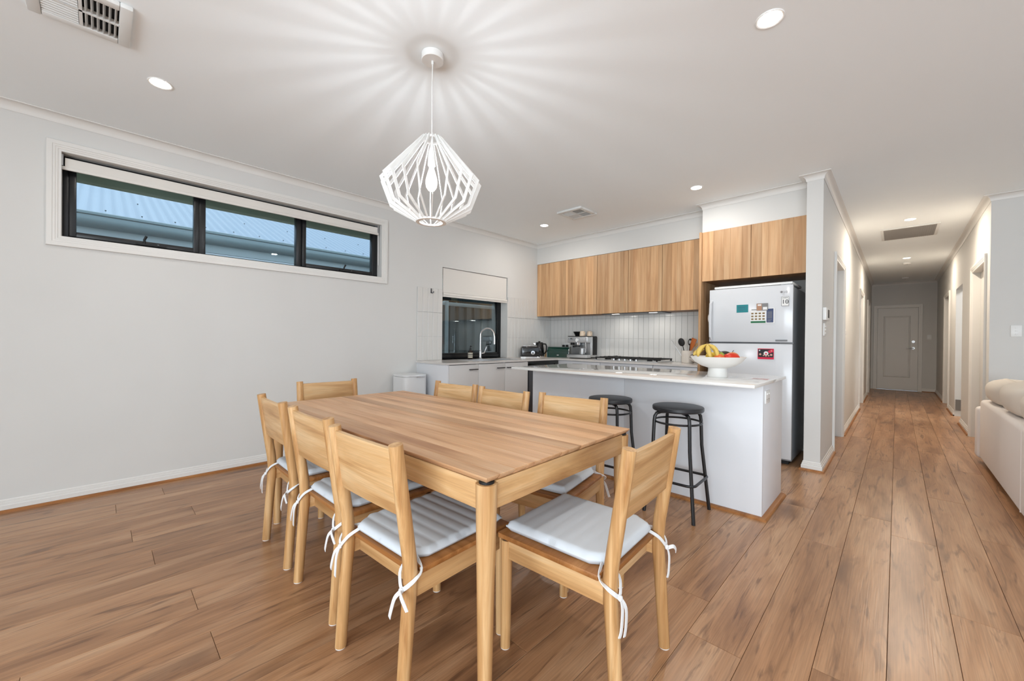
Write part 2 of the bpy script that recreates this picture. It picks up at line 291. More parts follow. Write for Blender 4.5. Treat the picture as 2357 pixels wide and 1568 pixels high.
# cornice and skirting
room = [(XL,-3.2),(4.2,-3.2),(4.2,6.36),(.68,6.36),(.68,13.9),(-.488,13.9),(-.488,4.506),(-.61,4.506),(-.61,4.68),(-1.58,4.68),(-1.58,4.91),(XL,4.91)]
cp = [(0,0),(0,-.0565),(.004,-.0575)]+[(.006+.043*(1-math.cos(t)), -.052+.045*math.sin(t)) for t in [R(a) for a in (0,15,30,45,60,75,90)]]+[(.055,-.006),(.055,0)]
struct(sweep('trim_1', room, cp, 2.7, 'trim', closed=True), 'white cove cornice around the ceiling')
sk = [(0,0),(.017,0),(.017,.030),(.013,.034),(.012,.034),(.012,.047),(.008,.050),(.007,.050),(.007,.062),(.003,.068),(0,.068)]
qd = [(.0,0),(.034,0),(.033,.008),(.027,.015),(.017,.018),(0,.018)]
skirts = [('baseboard_left', [(XL, 2.66), (XL, -3.2)], 'long left wall'), ('baseboard_hall_left_near', [(-.488, 5.42), (-.488, 4.506), (-.61, 4.506), (-.61, 4.60)], 'white nib beside fridge'),
 ('baseboard_hall_left_middle', [(-.488, 9.36), (-.488, 6.48)], 'hallway wall between left doors'), ('baseboard_hall_left_far', [(-.488, 11.88), (-.488, 10.43)], 'hallway wall past the second left door'),
 ('baseboard_hall_right_near', [(.68, 6.36), (.68, 6.55)], 'right hallway corner'), ('baseboard_hall_right_middle', [(.68, 7.72), (.68, 8.77)], 'hallway wall before the open doorway'), ('baseboard_hall_right_far', [(.68, 9.67), (.68, 10.61)], 'hallway wall after the open doorway'),
 ('baseboard_hall_right_end', [(.68, 11.69), (.68, 13.9), (.44, 13.9)], 'far right end of the hallway'), ('baseboard_living', [(4.2, 6.36), (.68, 6.36)], 'wall behind the sofa')]
for nm, pa, lb in skirts:
    o = struct(sweep(nm, pa, [(u, h+.016 if h > 0 else 0) for u, h in sk], 0, 'trim'), 'white stepped skirting along the '+lb)
    sweep('beading', pa, qd, 0, 'quad', parent=o)
def archi(name, plane, pos, sg, a0, a1, z0, z1, prof, closed, mt, parent):
    b = MB(); k = 4
    for w, t in prof:
        for a, z in ((a0-w, z0-(w if closed else 0)), (a0-w, z1+w), (a1+w, z1+w), (a1+w, z0-(w if closed else 0))):
            b.v.append((pos+sg*t, a, z) if plane == 'x' else (a, pos+sg*t, z))
    n = len(prof)
    for i in range(n):
        for j in range(k if closed else k-1):
            b.f.append((i*k+j, i*k+(j+1)%k, ((i+1)%n)*k+(j+1)%k, ((i+1)%n)*k+j))
    if not closed: b.f += [tuple(i*k for i in range(n)), tuple(i*k+3 for i in range(n-1,-1,-1))]
    return b.build(name, mt, parent, smooth=True, ang=20)
AP = [(0,0),(0,.011),(.014,.012),(.016,.015),(.026,.015),(.028,.018),(.040,.018),(.042,.021),(.068,.021),(.070,.018),(.070,0)]
# ---- high window on the left wall
w1 = sthing('window_1', 'high black framed window with three panes on the left wall')
archi('architrave', 'x', XL, 1, *WIN, AP, True, 'trim', w1)
def ring_x(b, x0, x1, y0, y1, z0, z1, w, wb_=None, wt=None):
    wb_ = w if wb_ is None else wb_; wt = w if wt is None else wt
    return b.box(x0,x1,y0,y0+w,z0,z1).box(x0,x1,y1-w,y1,z0,z1).box(x0,x1,y0+w,y1-w,z0,z0+wb_).box(x0,x1,y0+w,y1-w,z1-wt,z1)
ring_x(MB(), -4.37, -4.30, -.20, 2.20, 1.86, 2.45, .032, .022).build('frame', 'black_frame', w1, bevel=.002)
MB().box(-4.375, -4.305, .575, .622, 1.88, 2.42).build('mullion', 'black_frame', w1, bevel=.002); MB().box(-4.375, -4.305, 1.345, 1.395, 1.88, 2.42).build('mullion', 'black_frame', w1, bevel=.002)
for ya, yb in ((-.168, .575), (1.395, 2.168)):
    s = ring_x(MB(), -4.35, -4.29, ya, yb, 1.882, 2.42, .036).build('sash', 'black_frame', w1, bevel=.003)
    B(-4.332, -4.328, ya+.03, yb-.03, 1.90, 2.40).build('pane', 'glass', s)
    yc = (ya+yb)/2+.05
    h = MB().box(-4.29, -4.268, yc-.07, yc+.11, 1.884, 1.898).tube([(-4.278, yc-.02, 1.898), (-4.274, yc-.022, 1.925), (-4.262, yc-.01, 1.955)], [.009, .008, .009], 8)
    h.build('winder_handle', 'matt_black', s)
    MB().disc((-4.28, yc+.06, 1.898), .006, .003).build('winder_pin', 'steel', s)
B(-4.332, -4.328, .622, 1.345, 1.88, 2.42).build('pane', 'glass', w1)
rb = thing('roller_blind', 'off-white rolled-up roller blind across the top of the high window', 'blind', (-4.26, 1.0, 2.40))
MB().tube([(0, -1.185, 0), (0, 1.165, 0)], .028, 16).build('roll', 'blind', rb, smooth=True)
B(.024, .028, -1.185, 1.165, -.045, .020).build('fabric', 'blind', rb); B(.018, .034, -1.20, 1.175, -.064, -.040).build('hem_bar', 'blind', rb, bevel=.003)
for yy in (-1.197, 1.172): MB().box(-.03, .03, yy-.004, yy+.004, -.035, .045).build('bracket', 'steel', rb)
MB().tube([(.01, 1.18, -.03), (.012, 1.182, -.40), (.018, 1.186, -.405), (.016, 1.184, -.03)], .0022, 6).build('chain', 'white_plastic', rb)
# ---- kitchen window
w2 = sthing('window_2', 'black framed sliding window above the kitchen sink')
ring_x(MB(), -4.40, -4.345, 3.045, 4.235, .90, 2.095, .04, .05).build('frame', 'black_frame', w2, bevel=.002)
s = ring_x(MB(), -4.385, -4.35, 3.085, 4.195, .95, 2.055, .03).build('sash', 'black_frame', w2, bevel=.002); B(-4.369, -4.366, 3.11, 4.17, .975, 2.03).build('pane', 'glass', s)
MB().box(-4.35, -4.338, 4.166, 4.186, 1.17, 1.25).build('latch', 'matt_black', s)
kb = thing('fabric_blind', 'off-white blind half lowered over the kitchen window', 'blind', (-4.225, 3.64, 1.72))
B(-.004, .004, -.575, .585, .055, .37).build('fabric', 'blind', kb)
MB().tube([(0, -.578, .03), (0, .588, .03)], .024, 14).build('roll', 'blind', kb, smooth=True); B(-.016, .018, -.582, .592, -.004, .012).build('hem_bar', 'blind', kb, bevel=.003)
# ---- rear glazing
w3 = sthing('window_3', 'sliding glass door behind the camera'); 
MB().box(-1.1,-1.04,-3.34,-3.26,0,2.3).box(4.04,4.1,-3.34,-3.26,0,2.3).box(-1.04,4.04,-3.34,-3.26,2.24,2.3).box(-1.04,4.04,-3.34,-3.26,0,.06).box(.6,.66,-3.34,-3.26,.06,2.24).box(2.3,2.36,-3.34,-3.26,.06,2.24).build('frame','black_frame',w3)
w4 = sthing('window_4', 'wide living room window'); ring_x(MB(), 4.26, 4.32, -1, 4.2, .4, 2.3, .05).build('frame', 'black_frame', w4)
# ---- hallway doors
def lever(parent, x, y, z, sg, dirn):
    MB().disc((x, y, z), .026, sg*.01, 'x').build('rose', 'steel', parent, smooth=True)
    MB().tube([(x, y, z), (x+sg*.045, y, z), (x+sg*.05, y+dirn*.015, z), (x+sg*.05, y+dirn*.12, z)], .008, 10).build('lever', 'steel', parent, smooth=True)
names = ['closest door on the left hallway wall', 'middle door on the left hallway wall', 'far door on the left hallway wall']
for i, (a, b) in enumerate(D_L):
    d = sthing('door_%d' % (i+1), 'white '+names[i]); archi('architrave', 'x', -.488, 1, a, b, 0, 2.07, AP, False, 'trim', d)
    lf = B(-.585, -.55, a+.003, b-.003, .008, 2.067).build('leaf', 'doorpaint', d, bevel=.002); lever(lf, -.55, a+.075, 1.04, 1, 1)
for i, (a, b) in enumerate(D_R):
    d = sthing('door_%d' % (i+4), 'white '+['first', 'last'][i]+' door on the right hallway wall'); archi('architrave', 'x', .68, -1, a, b, 0, 2.07, AP, False, 'trim', d)
    lf = B(.745, .78, a+.003, b-.003, .008, 2.067).build('leaf', 'doorpaint', d, bevel=.002)
d = sthing('door_6', 'white single-panel door closing the far end of the hallway'); archi('architrave', 'y', 13.9, -1, -.37, .37, 0, 2.07, AP, False, 'trim', d)
B(-.369, .369, 13.975, 14.09, 0, 2.068).build('door_stop', 'dark', d)  # dark box added behind the leaf to block light leaking under it
lf = B(-.367, .367, 13.93, 13.97, .010, 2.067).build('leaf', 'doorpaint', d)
archi('panel_moulding', 'y', 13.93, -1, -.22, .20, .36, 1.83, [(0,0),(.006,.012),(.018,.014),(.03,.006),(.034,0)], True, 'doorpaint', d)
B(-.215, .195, 13.924, 13.932, .365, 1.825).build('panel', 'doorpaint', d)
MB().disc((.285, 13.93, 1.22), .03, -.012, 'y')  .build('deadbolt', 'steel', d, smooth=True)
MB().disc((.285, 13.93, 1.06), .028, -.012, 'y').tube([(.285, 13.92, 1.06), (.285, 13.875, 1.06), (.27, 13.87, 1.06), (.16, 13.87, 1.06)], .01, 10).build('lever', 'steel', d, smooth=True)
# ---- splashback tiles, one object each, children of their walls
TW, TH = .075, .302
def tile_mesh(axis, w, h):
    b = MB(); w -= .003; h -= .003; t = .008; c = .0015
    vs = [(0,0,0),(w,0,0),(w,h,0),(0,h,0),(0,0,t-c),(w,0,t-c),(w,h,t-c),(0,h,t-c),(c,c,t),(w-c,c,t),(w-c,h-c,t),(c,h-c,t)]
    fs = [(0,3,2,1),(8,9,10,11)]+[(i,(i+1)%4,4+(i+1)%4,4+i) for i in range(4)]+[(4+i,4+(i+1)%4,8+(i+1)%4,8+i) for i in range(4)]
    b.add([((p[2], p[0], p[1]) if axis == 'x' else (p[0], -p[2], p[1])) for p in vs], fs); return b
tc_ = {}
def tile(axis, w, h, parent, loc):
    k = (axis, round(w,3), round(h,3))
    if k in tc_: o = inst(tc_[k], 'tile', parent)
    else: o = tile_mesh(axis, w, h).build('tile', 'tile', parent); tc_[k] = o
    o.location = loc
B(XL, XL+.004, 2.672, 3.045, .9, 1.805).build('grout_bed', 'grout', wl); B(XL, XL+.004, 4.235, YB, .9, 1.805).build('grout_bed', 'grout', wl); B(XL, -1.6, YB-.004, YB, .9, 1.56).build('grout_bed', 'grout', wb)
for r, zz in enumerate((.9, 1.2, 1.503)):
    for i in range(5):
        y = 2.674+i*TW; w = min(TW, 3.045-y); tile('x', w, TH, wl, (XL+.002, y, zz+.0015))
    for i in range(14):
        y = 4.235+i*TW; w = min(TW, YB-.008-y)
        if w > .01: tile('x', w, TH if (y < 4.9 or r < 2) else .05, wl, (XL+.002, y, zz+.0015))
    for i in range(35):
        x = XL+.010+i*TW; w = min(TW, -1.602-x)
        if w > .01: tile('y', w, TH if r < 2 else .05, wb, (x, YB-.002, zz+.0015))
# white corner trim of the tiled reveal
MB().box(-4.34, XL+.010, 4.228, 4.236, .9, 1.74).build('reveal_lining', 'trim', wl)
# ---- outdoors
struct(B(-4.80, -4.456, -4, 9, 2.41, 2.56).build('trim_2', 'soffit'), 'olive grey eave lining outside the high window')
struct(B(-40, -4.456, -30, 40, -.35, -.25).build('ground', 'ground'), 'concrete side path outside')
nh = thing('neighbouring_house', 'neighbouring house with pale blue corrugated roof seen through the high window', 'house', (-6.3, 0, 0))
b = MB(); pitch = .10; y0, y1 = -6.0, 12.0; n = int((y1-y0)/pitch*6); rows = 5; sl = math.tan(R(22)); vs = []
for j in range(rows+1):
    d = -.06+4.6*j/rows
    for i in range(n+1):
        y = y0+(y1-y0)*i/n; c = math.sin(2*math.pi*y/pitch); vs.append((-d, y, 2.515+d*sl+.016*c))
b.add(vs, [(j*(n+1)+i, j*(n+1)+i+1, (j+1)*(n+1)+i+1, (j+1)*(n+1)+i) for j in range(rows) for i in range(n)])
rf = b.build('corrugated_roof', 'roof', nh, smooth=True, ang=80)
b = MB()
for i in range(60):
    yy = y0+1.5+i*pitch*3; b.disc((-.10, yy+pitch*.25, 2.515+.10*sl+.016), .008, .006, 'z', 6)
    if i % 2 == 0: b.disc((-.95, yy+pitch*.25, 2.515+.95*sl+.016), .008, .006, 'z', 6)
o = b.build('roof_screws', 'dark_steel', nh); o['kind'] = 'stuff'
gp = [(.0,2.50),(.09,2.50),(.10,2.492),(.10,2.47),(.085,2.46),(.09,2.42),(.085,2.38),(.06,2.35),(.0,2.34)]
MB().prism_ax(gp, y0, y1, 'y').build('gutter', 'gutter', nh, smooth=True, ang=40)
MB().box(-.05, .0, y0, y1, 2.24, 2.48).build('fascia', 'fascia', nh)
for zz in (2.225, 2.19, 2.155, 2.12): MB().box(-.5, .015, y0, y1, zz-.028, zz).build('soffit_board', 'fascia', nh)
B(-3.0, -.45, y0, 3.9, -.25, 2.13).build('side_wall', 'nwall', nh)
fe = thing('metal_fence', 'dark grey ribbed steel fence outside the kitchen window', 'fence', (-5.55, 0, 0))
p = .185; 
for s_ in range(4):
    ya = -.72+s_*2.4; pts = []; y = ya
    while y < ya+2.38:
        pts += [(0, y), (0, y+.06), (.045, y+.075), (.045, y+.17)]; y += p
    b = MB(); n = len(pts)
    b.add([(x, yy, -.2) for x, yy in pts]+[(x, yy, 1.76) for x, yy in pts], [(i, i+1, n+i+1, n+i) for i in range(n-1)])
    b.build('ribbed_panel', 'fence', fe); MB().box(-.02, .06, ya-.04, ya+.03, -.2, 1.82).build('post', 'fence_rail', fe, bevel=.004)
    MB().box(-.01, .055, ya+.03, ya+2.36, 1.74, 1.80).build('top_rail', 'fence_rail', fe, bevel=.006)
bw = B(-.65, -.462, 3.9, 12, -.25, 2.13).build('brick_wall', 'mortar', nh)
q = B(-.5, -.42, 5.3, 7.2, 1.5, 2.12).build('window_frame', 'tealglass', nh); B(-.42, -.415, 5.4, 7.1, 1.58, 2.05).build('pane', 'tealglass', q)
bp = None
for r in range(7):
    for i in range(22):
        y = 4.0+i*.25+(r % 2)*.125; z = 1.55+r*.086
        if 5.1 < y < 7.2: continue
        if bp is None: bp = MB().box(-.05, 0, 0, .24, 0, .076).build('brick', 'brick', bw); o = bp
        else: o = inst(bp, 'brick', bw)
        o.location = (-.45, y, z)
B(-.5, -.454, 3.9, 12, -.25, 1.55).build('lower_brickwork', 'brick', bw)
# ------------------------------------------------------------------ kitchen joinery
def bar_handle(parent, axis, a, z, f, L=.13, sg=1):   # slim black bar handle
    b = MB()
    if axis == 'x':   # cabinet faces +x, bar along y
        b.box(f+.020, f+.028, a-L/2, a+L/2, z-.005, z+.005).box(f, f+.022, a-L/2+.01, a-L/2+.018, z-.004, z+.004).box(f, f+.022, a+L/2-.018, a+L/2-.01, z-.004, z+.004)
    else:             # faces -y, bar along x
        b.box(a-L/2, a+L/2, f-.028, f-.020, z-.005, z+.005).box(a-L/2+.01, a-L/2+.018, f-.022, f, z-.004, z+.004).box(a+L/2-.018, a+L/2-.01, f-.022, f, z-.004, z+.004)
    return b.build('handle', 'black', parent)
XF = -3.60   # front of the left run
specs = [(2.695, 3.126, 'nearest the dining table', 3.04), (3.130, 3.573, 'under the sink', 3.49), (3.577, 4.010, 'beside the dishwasher', 3.66)]
for i, (a, b_, w, hy) in enumerate(specs):
    t = thing('base_cabinet', 'pale grey base cabinet '+w+' under the window bench', 'cabinet', (0,0,0), 0, 'base cabinets under the window bench')
    MB().box(XL, XF-.002, a+.001, a+.017, .12, .878).box(XL, XF-.002, b_-.017, b_-.001, .12, .878).box(XL, XF-.002, a+.017, b_-.017, .12, .136).box(XL, XL+.016, a+.017, b_-.017, .136, .70).box(XF-.06, XF-.05, a+.001, b_-.001, 0, .12).build('carcass', 'white_lam', t)
    d = B(XF, XF+.018, a, b_, .125, .872).build('door', 'grey_lam', t, bevel=.001); bar_handle(d, 'x', hy, .815, XF+.018)
tag(B(XL, XF+.018, 2.672, 2.692, 0, .879).build('end_panel', 'white_lam', None, bevel=.001), 'white end panel closing the window bench beside the bin', 'panel')
dw = thing('dishwasher', 'stainless steel dishwasher under the bench corner', 'dishwasher', (0,0,0))
B(XL+.02, XF-.03, 4.03, 4.62, .01, .80).build('body', 'matt_black', dw); B(XF-.03, XF+.02, 4.035, 4.615, .12, .80).build('door', 'dark_steel', dw, bevel=.004)
B(XF+.018, XF+.048, 4.05, 4.60, .765, .803).build('handle', 'steel', dw, bevel=.006); B(XF-.028, XF+.02, 4.04, 4.61, .803, .83).build('control_strip', 'gloss_black', dw, bevel=.003)
# bench top (L shape) with sink cut-out
wt = MB(); SK = (-4.04, -3.69, 3.20, 3.98)
wt.box(XL, -3.57, 2.66, SK[2], .88, .9).box(XL, SK[0], SK[2], SK[3], .88, .9).box(SK[1], -3.57, SK[2], SK[3], .88, .9).box(XL, -3.57, SK[3], YB, .88, .9).box(-3.57, -1.60, 4.63, YB, .88, .9)
wt.box(-4.345, XL, 3.046, 4.234, .88, .9)
tag(wt.build('bench_top', 'stone2'), 'pale stone L-shaped bench top running under the window and along the cooktop', 'bench top')
sk_ = thing('kitchen_sink', 'stainless steel sink with drainer below the window', 'sink', (0,0,0))
bs = MB(); x0, x1, y0, y1 = SK
bs.box(x0-.012, x1+.012, y0-.012, y0+.01, .9, .9035).box(x0-.012, x1+.012, y1-.01, y1+.012, .9, .9035).box(x0-.012, x0+.01, y0+.01, y1-.01, .9, .9035).box(x1-.01, x1+.012, y0+.01, y1-.01, .9, .9035).build('rim', 'steel', sk_)
MB().box(x0, x1, y0, y0+.006, .72, .9).box(x0, x1, 3.60, 3.606, .72, .9).box(x0, x0+.006, y0, 3.6, .72, .9).box(x1-.006, x1, y0, 3.6, .72, .9).box(x0, x1, y0, 3.606, .714, .72).build('bowl', 'steel', sk_)
dr = B(x0, x1, 3.606, y1, .884, .892).build('drainer', 'steel', sk_)
for i in range(8): MB().tube([(x0+.03, 3.66+i*.035, .893), (x1-.03, 3.66+i*.035, .893)], .005, 6).build('drainer_rib', 'steel', dr, smooth=True)
tp = thing('kitchen_tap', 'chrome gooseneck tap standing behind the sink', 'tap', (-4.09, 3.60, .9))
MB().lathe([(.026, 0), (.026, .012), (.019, .018), (.019, .11), (.016, .125)], 20).build('base', 'chrome', tp, smooth=True)
arc = [(0, 0, .11), (0, 0, .32)]+[(.0+.085*(1-math.cos(t)), .055*(1-math.cos(t))*.9, .32+.10*math.sin(t)) for t in [R(a) for a in range(15, 181, 15)]]
arc += [(.172, .101, .29), (.172, .101, .24)]
MB().tube(arc, .0125, 14).build('spout', 'chrome', tp, smooth=True)
MB().tube([(.172, .101, .25), (.172, .101, .205)], [.015, .014], 14).build('nozzle', 'chrome', tp, smooth=True)
MB().tube([(0, .015, .08), (.01, .06, .085), (.02, .075, .13), (.03, .085, .17)], [.012, .012, .009, .008], 10).build('lever', 'chrome', tp, smooth=True)
sb = thing('soap_bottle', 'brown pump soap bottle with pale label on the window bench', 'bottle', (-4.11, 3.44, .9))
MB().lathe([(.001, 0), (.030, 0), (.032, .004), (.032, .095), (.026, .112), (.012, .122), (.012, .13)], 24).build('bottle', 'brownglass', sb, smooth=True)
MB().lathe([(.0326, .022), (.0326, .09)], 24, cap=False).build('label', 'label', sb)
for zz in (.038, .055, .068): MB().lathe([(.0329, zz), (.0329, zz+.006)], 24, cap=False).build('label_print', 'ink', sb)
MB().lathe([(.014, .128), (.014, .148), (.005, .15), (.005, .18)], 14).tube([(0, 0, .178), (.03, -.01, .176), (.036, -.012, .168)], .006, 8).build('pump', 'matt_black', sb, smooth=True)
# back run
for a, b_, w, dr_ in ((-3.555, -2.86, 'left of the cooktop', 2), (-2.855, -2.128, 'below the cooktop', 2), (-2.122, -1.606, 'beside the fridge gable', 3)):
    t = thing('drawer_unit', 'white drawer unit '+w+' along the back wall', 'cabinet', (0,0,0), 0, 'drawer units along the back wall')
    MB().box(a, b_, 4.665, YB-.03, .12, .878).box(a, b_, 4.72, YB-.03, 0, .12).build('carcass', 'white_lam', t)
    hs = [.125, .50, .872] if dr_ == 2 else [.125, .43, .68, .872]
    for z0, z1 in zip(hs, hs[1:]):
        d = B(a+.001, b_-.001, 4.647, 4.664, z0+.001, z1-.002).build('drawer_front', 'white_lam', t, bevel=.001); bar_handle(d, 'y', (a+b_)/2, z1-.035, 4.647, .15)
# wall cabinets in oak laminate: each door made of vertical boards
rb_ = random.Random(5)
def board_door(parent, a, b_, z0, z1, yf, n):
    d = B(a+.002, b_-.002, yf+.006, yf+.018, z0, z1).build('door', 'lam', parent)
    ws = [rb_.uniform(.5, 1.5) for _ in range(n)]; s = sum(ws); x = a+.002; W_ = b_-a-.004
    for w in ws:
        x2 = x+W_*w/s; MB().box(x+.0004, x2-.0004, yf, yf+.006, z0, z1).build('board', 'lam', d, bevel=.0006, seg=1); x = x2
    return d
UZ0, UZ1, UY = 1.552, 2.384, 4.912
units = [([-4.203, -3.641, -3.084], 'beside the window wall'), ([-3.084, -2.600, -2.137], 'over the cooktop'), ([-2.137, -1.602], 'next to the fridge gable')]
for xs, w in units:
    t = thing('wall_cabinet', 'oak board wall cabinet '+w+' under the bulkhead', 'cabinet', (0,0,0), 0, 'oak wall cabinets over the splashback')
    B(xs[0]+.001, xs[-1]-.001, UY+.02, YB-.012, UZ0, UZ1).build('carcass', 'lam_dark', t)
    for a, b_ in zip(xs, xs[1:]): board_door(t, a+.0008, b_-.0008, UZ0-.003, UZ1, UY, 6)
rh = thing('range_hood', 'slim undermount range hood with two lights beneath the oak cabinets', 'range hood', (0,0,0))
B(-3.02, -2.15, 4.95, 5.24, 1.540, 1.5515).build('body', 'dark_steel', rh)
for x in (-2.82, -2.28):
    MB().box(x-.05, x+.05, 4.965, 5.0, 1.537, 1.541).build('lamp', 'led_bar', rh)
    d = bpy.data.lights.new('hood_light', 'AREA'); d.size = .08; d.energy = .8; d.color = (1, .95, .87); o = bpy.data.objects.new('hood_light', d); COL.objects.link(o); o.parent = rh; o.location = (x, 5.02, 1.534)
tag(B(-1.60, -1.576, 4.642, YB-.001, 0, 2.386).build('gable_panel', 'lam', None, bevel=.001), 'tall oak gable panel between back bench and fridge', 'panel')
fc = thing('fridge_cabinet', 'oak board cupboard with two doors above the fridge', 'cabinet', (0,0,0))
B(-1.574, -.612, 4.685, YB-.002, 1.845, 2.386).build('carcass', 'lam_dark', fc)
board_door(fc, -1.574, -1.095, 1.838, 2.384, 4.664, 5); board_door(fc, -1.095, -.614, 1.838, 2.384, 4.664, 5)
# fridge
fr = thing('fridge', 'white top-freezer fridge in the oak recess', 'fridge', (0,0,0)); FX0, FX1, FY = -1.442, -.706, 4.50
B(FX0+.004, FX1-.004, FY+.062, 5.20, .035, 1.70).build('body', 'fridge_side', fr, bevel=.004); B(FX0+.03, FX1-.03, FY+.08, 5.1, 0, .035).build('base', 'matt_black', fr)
def fdoor(z0, z1):
    n = 10; pts = [(FX0, FY+.058)]+[(FX0+(FX1-FX0)*i/n, FY+.012-.014*math.sin(math.pi*i/n)) for i in range(n+1)]+[(FX1, FY+.058)]
    return MB().prism(pts, z0, z1).build('door', 'fridge', fr, bevel=.003, ang=30)
d1 = fdoor(1.168, 1.715); d2 = fdoor(.06, 1.152)
for dd, za, zb in ((d1, 1.19, 1.60), (d2, .62, 1.14)):
    MB().tube([(FX0+.028, FY+.005, za), (FX0+.024, FY-.028, za+.03), (FX0+.022, FY-.034, (za+zb)/2), (FX0+.024, FY-.028, zb-.03), (FX0+.028, FY+.005, zb)], [.010, .013, .014, .013, .010], 10, flat=1.3).build('handle', 'fridge', dd, smooth=True)
B(FX1-.10, FX1+.008, FY+.01, FY+.05, 1.154, 1.166).build('hinge', 'grey_plastic', fr, bevel=.002)
B(FX0+.01, FX1-.01, FY+.02, FY+.06, 1.150, 1.170).build('door_gap', 'dark_steel', fr)
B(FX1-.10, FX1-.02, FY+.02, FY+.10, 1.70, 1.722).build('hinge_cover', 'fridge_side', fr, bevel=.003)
B(-.84, -.745, FY-.0015, FY+.006, 1.178, 1.193).build('badge', 'grey_plastic', fr)
lg = MB().disc((-.795, FY-.0004, 1.648), .010, -.001, 'y').build('logo_disc', 'greyprint', fr); text('logo_letters', 'LG', .026, 'greyprint', fr, (-.762, FY-.001, 1.647), (R(90), 0, 0))
st = B(-.795, -.735, FY-.0016, FY+.004, 1.513, 1.603).build('sticker', 'paper', fr)
MB().box(-.795,-.735,FY-.0022,FY-.0016,1.513,1.515).box(-.795,-.735,FY-.0022,FY-.0016,1.601,1.603).box(-.795,-.793,FY-.0022,FY-.0016,1.513,1.603).box(-.737,-.735,FY-.0022,FY-.0016,1.513,1.603).build('sticker_border', 'ink', st)
text('sticker_number', '10', .056, 'ink', st, (-.765, FY-.002, 1.552), (R(90), 0, 0)); text('sticker_heading', 'LINEAR', .013, 'ink', st, (-.765, FY-.002, 1.590), (R(90), 0, 0)); text('sticker_small', 'YEAR', .008, 'ink', st, (-.752, FY-.002, 1.552), (R(90), 0, 0))
tag(B(-1.40, -.715, FY+.03, 5.02, 1.7235, 1.745).build('serving_board', 'paper', None, bevel=.003), 'flat white board lying on top of the fridge', 'board')
FF = FY-.0035
t = thing('fridge_magnet', 'teal card magnet at left of the freezer door', 'magnet', (0,0,0)); B(-1.178, -1.073, FF, FF+.004, 1.466, 1.544).build('card', 'teal', t)
MB().box(-1.165,-1.09,FF-.0006,FF,1.522,1.524).box(-1.165,-1.10,FF-.0006,FF,1.512,1.514).box(-1.165,-1.095,FF-.0006,FF,1.497,1.499).box(-1.165,-1.12,FF-.0006,FF,1.487,1.489).build('print_lines', 'navy', t)
t = thing('fridge_calendar', 'white calendar card with green and navy bands on the freezer door', 'calendar', (0,0,0)); B(-1.052, -.848, FF, FF+.004, 1.353, 1.500).build('card', 'paper', t)
MB().box(-1.050,-.922,FF-.0006,FF,1.357,1.376).build('green_band', 'gprint', t); MB().box(-.915,-.858,FF-.0006,FF,1.360,1.494).build('navy_band', 'navy', t)
for r in range(3):
    for c in range(4): MB().box(-1.046+c*.032,-1.026+c*.032,FF-.0006,FF,1.388+r*.028,1.403+r*.028).build('picture', 'brprint', t)
MB().box(-1.045,-.93,FF-.0006,FF,1.484,1.492).box(-.905,-.87,FF-.0012,FF-.0006,1.385,1.389).box(-.905,-.88,FF-.0012,FF-.0006,1.372,1.378).build('print_lines', 'greyprint', t)
for i in range(10): MB().box(-.908,-.868,FF-.0012,FF-.0006,1.40+i*.007,1.403+i*.007).build('text_line', 'greyprint', t)
t = thing('photo_magnet', 'small photo magnet above the calendar on the freezer door', 'magnet', (0,0,0)); B(-1.000, -.903, FF-.004, FF, 1.478, 1.548).build('card', 'greyprint', t)
MB().box(-.998,-.955,FF-.0046,FF-.004,1.48,1.545).build('photo', 'tan', t); MB().box(-.99,-.96,FF-.0052,FF-.0046,1.525,1.54).box(-.945,-.91,FF-.0052,FF-.0046,1.485,1.512).build('caption', 'paper', t)
t = thing('team_card', 'red and black picture card on the lower fridge door', 'card', (0,0,0)); FG = FF
B(-.986, -.851, FG, FG+.004, 1.003, 1.106).build('card', 'red', t); MB().box(-.982,-.855,FG-.0005,FG,1.022,1.100).build('dark_field', 'ink', t)
MB().prism_ax([(-.925,1.045),(-.855,1.075),(-.855,1.098),(-.872,1.098),(-.935,1.066)], FG-.0010, FG-.0005, 'y').build('red_stripe', 'red', t)
MB().disc((-.915, FG-.0010, 1.060), .025, -.0005, 'y').build('emblem_ring', 'ink', t); MB().disc((-.915, FG-.0015, 1.060), .020, -.0005, 'y').build('emblem_field', 'paper', t); MB().disc((-.915, FG-.0020, 1.056), .008, -.0005, 'y').build('emblem_mark', 'red', t); MB().disc((-.97, FG-.0005, 1.088), .006, -.0006, 'y').build('badge', 'paper', t)
for x, z, r in ((-.964,1.050,.010), (-.872,1.046,.010), (-.935,1.040,.007), (-.915,1.035,.007), (-.893,1.038,.007), (-.87,1.085,.006)): MB().disc((x, FG-.0020, z), r, -.0005, 'y', 10).build('portrait', 'skin', t)
MB().tube([(FX0-.02+.016*math.cos(a), FY+.09+a*.002, 1.42+.05*math.sin(a)) for a in [i*.45 for i in range(42)]], .006, 6).build('power_cord', 'ceramic', fr, smooth=True)
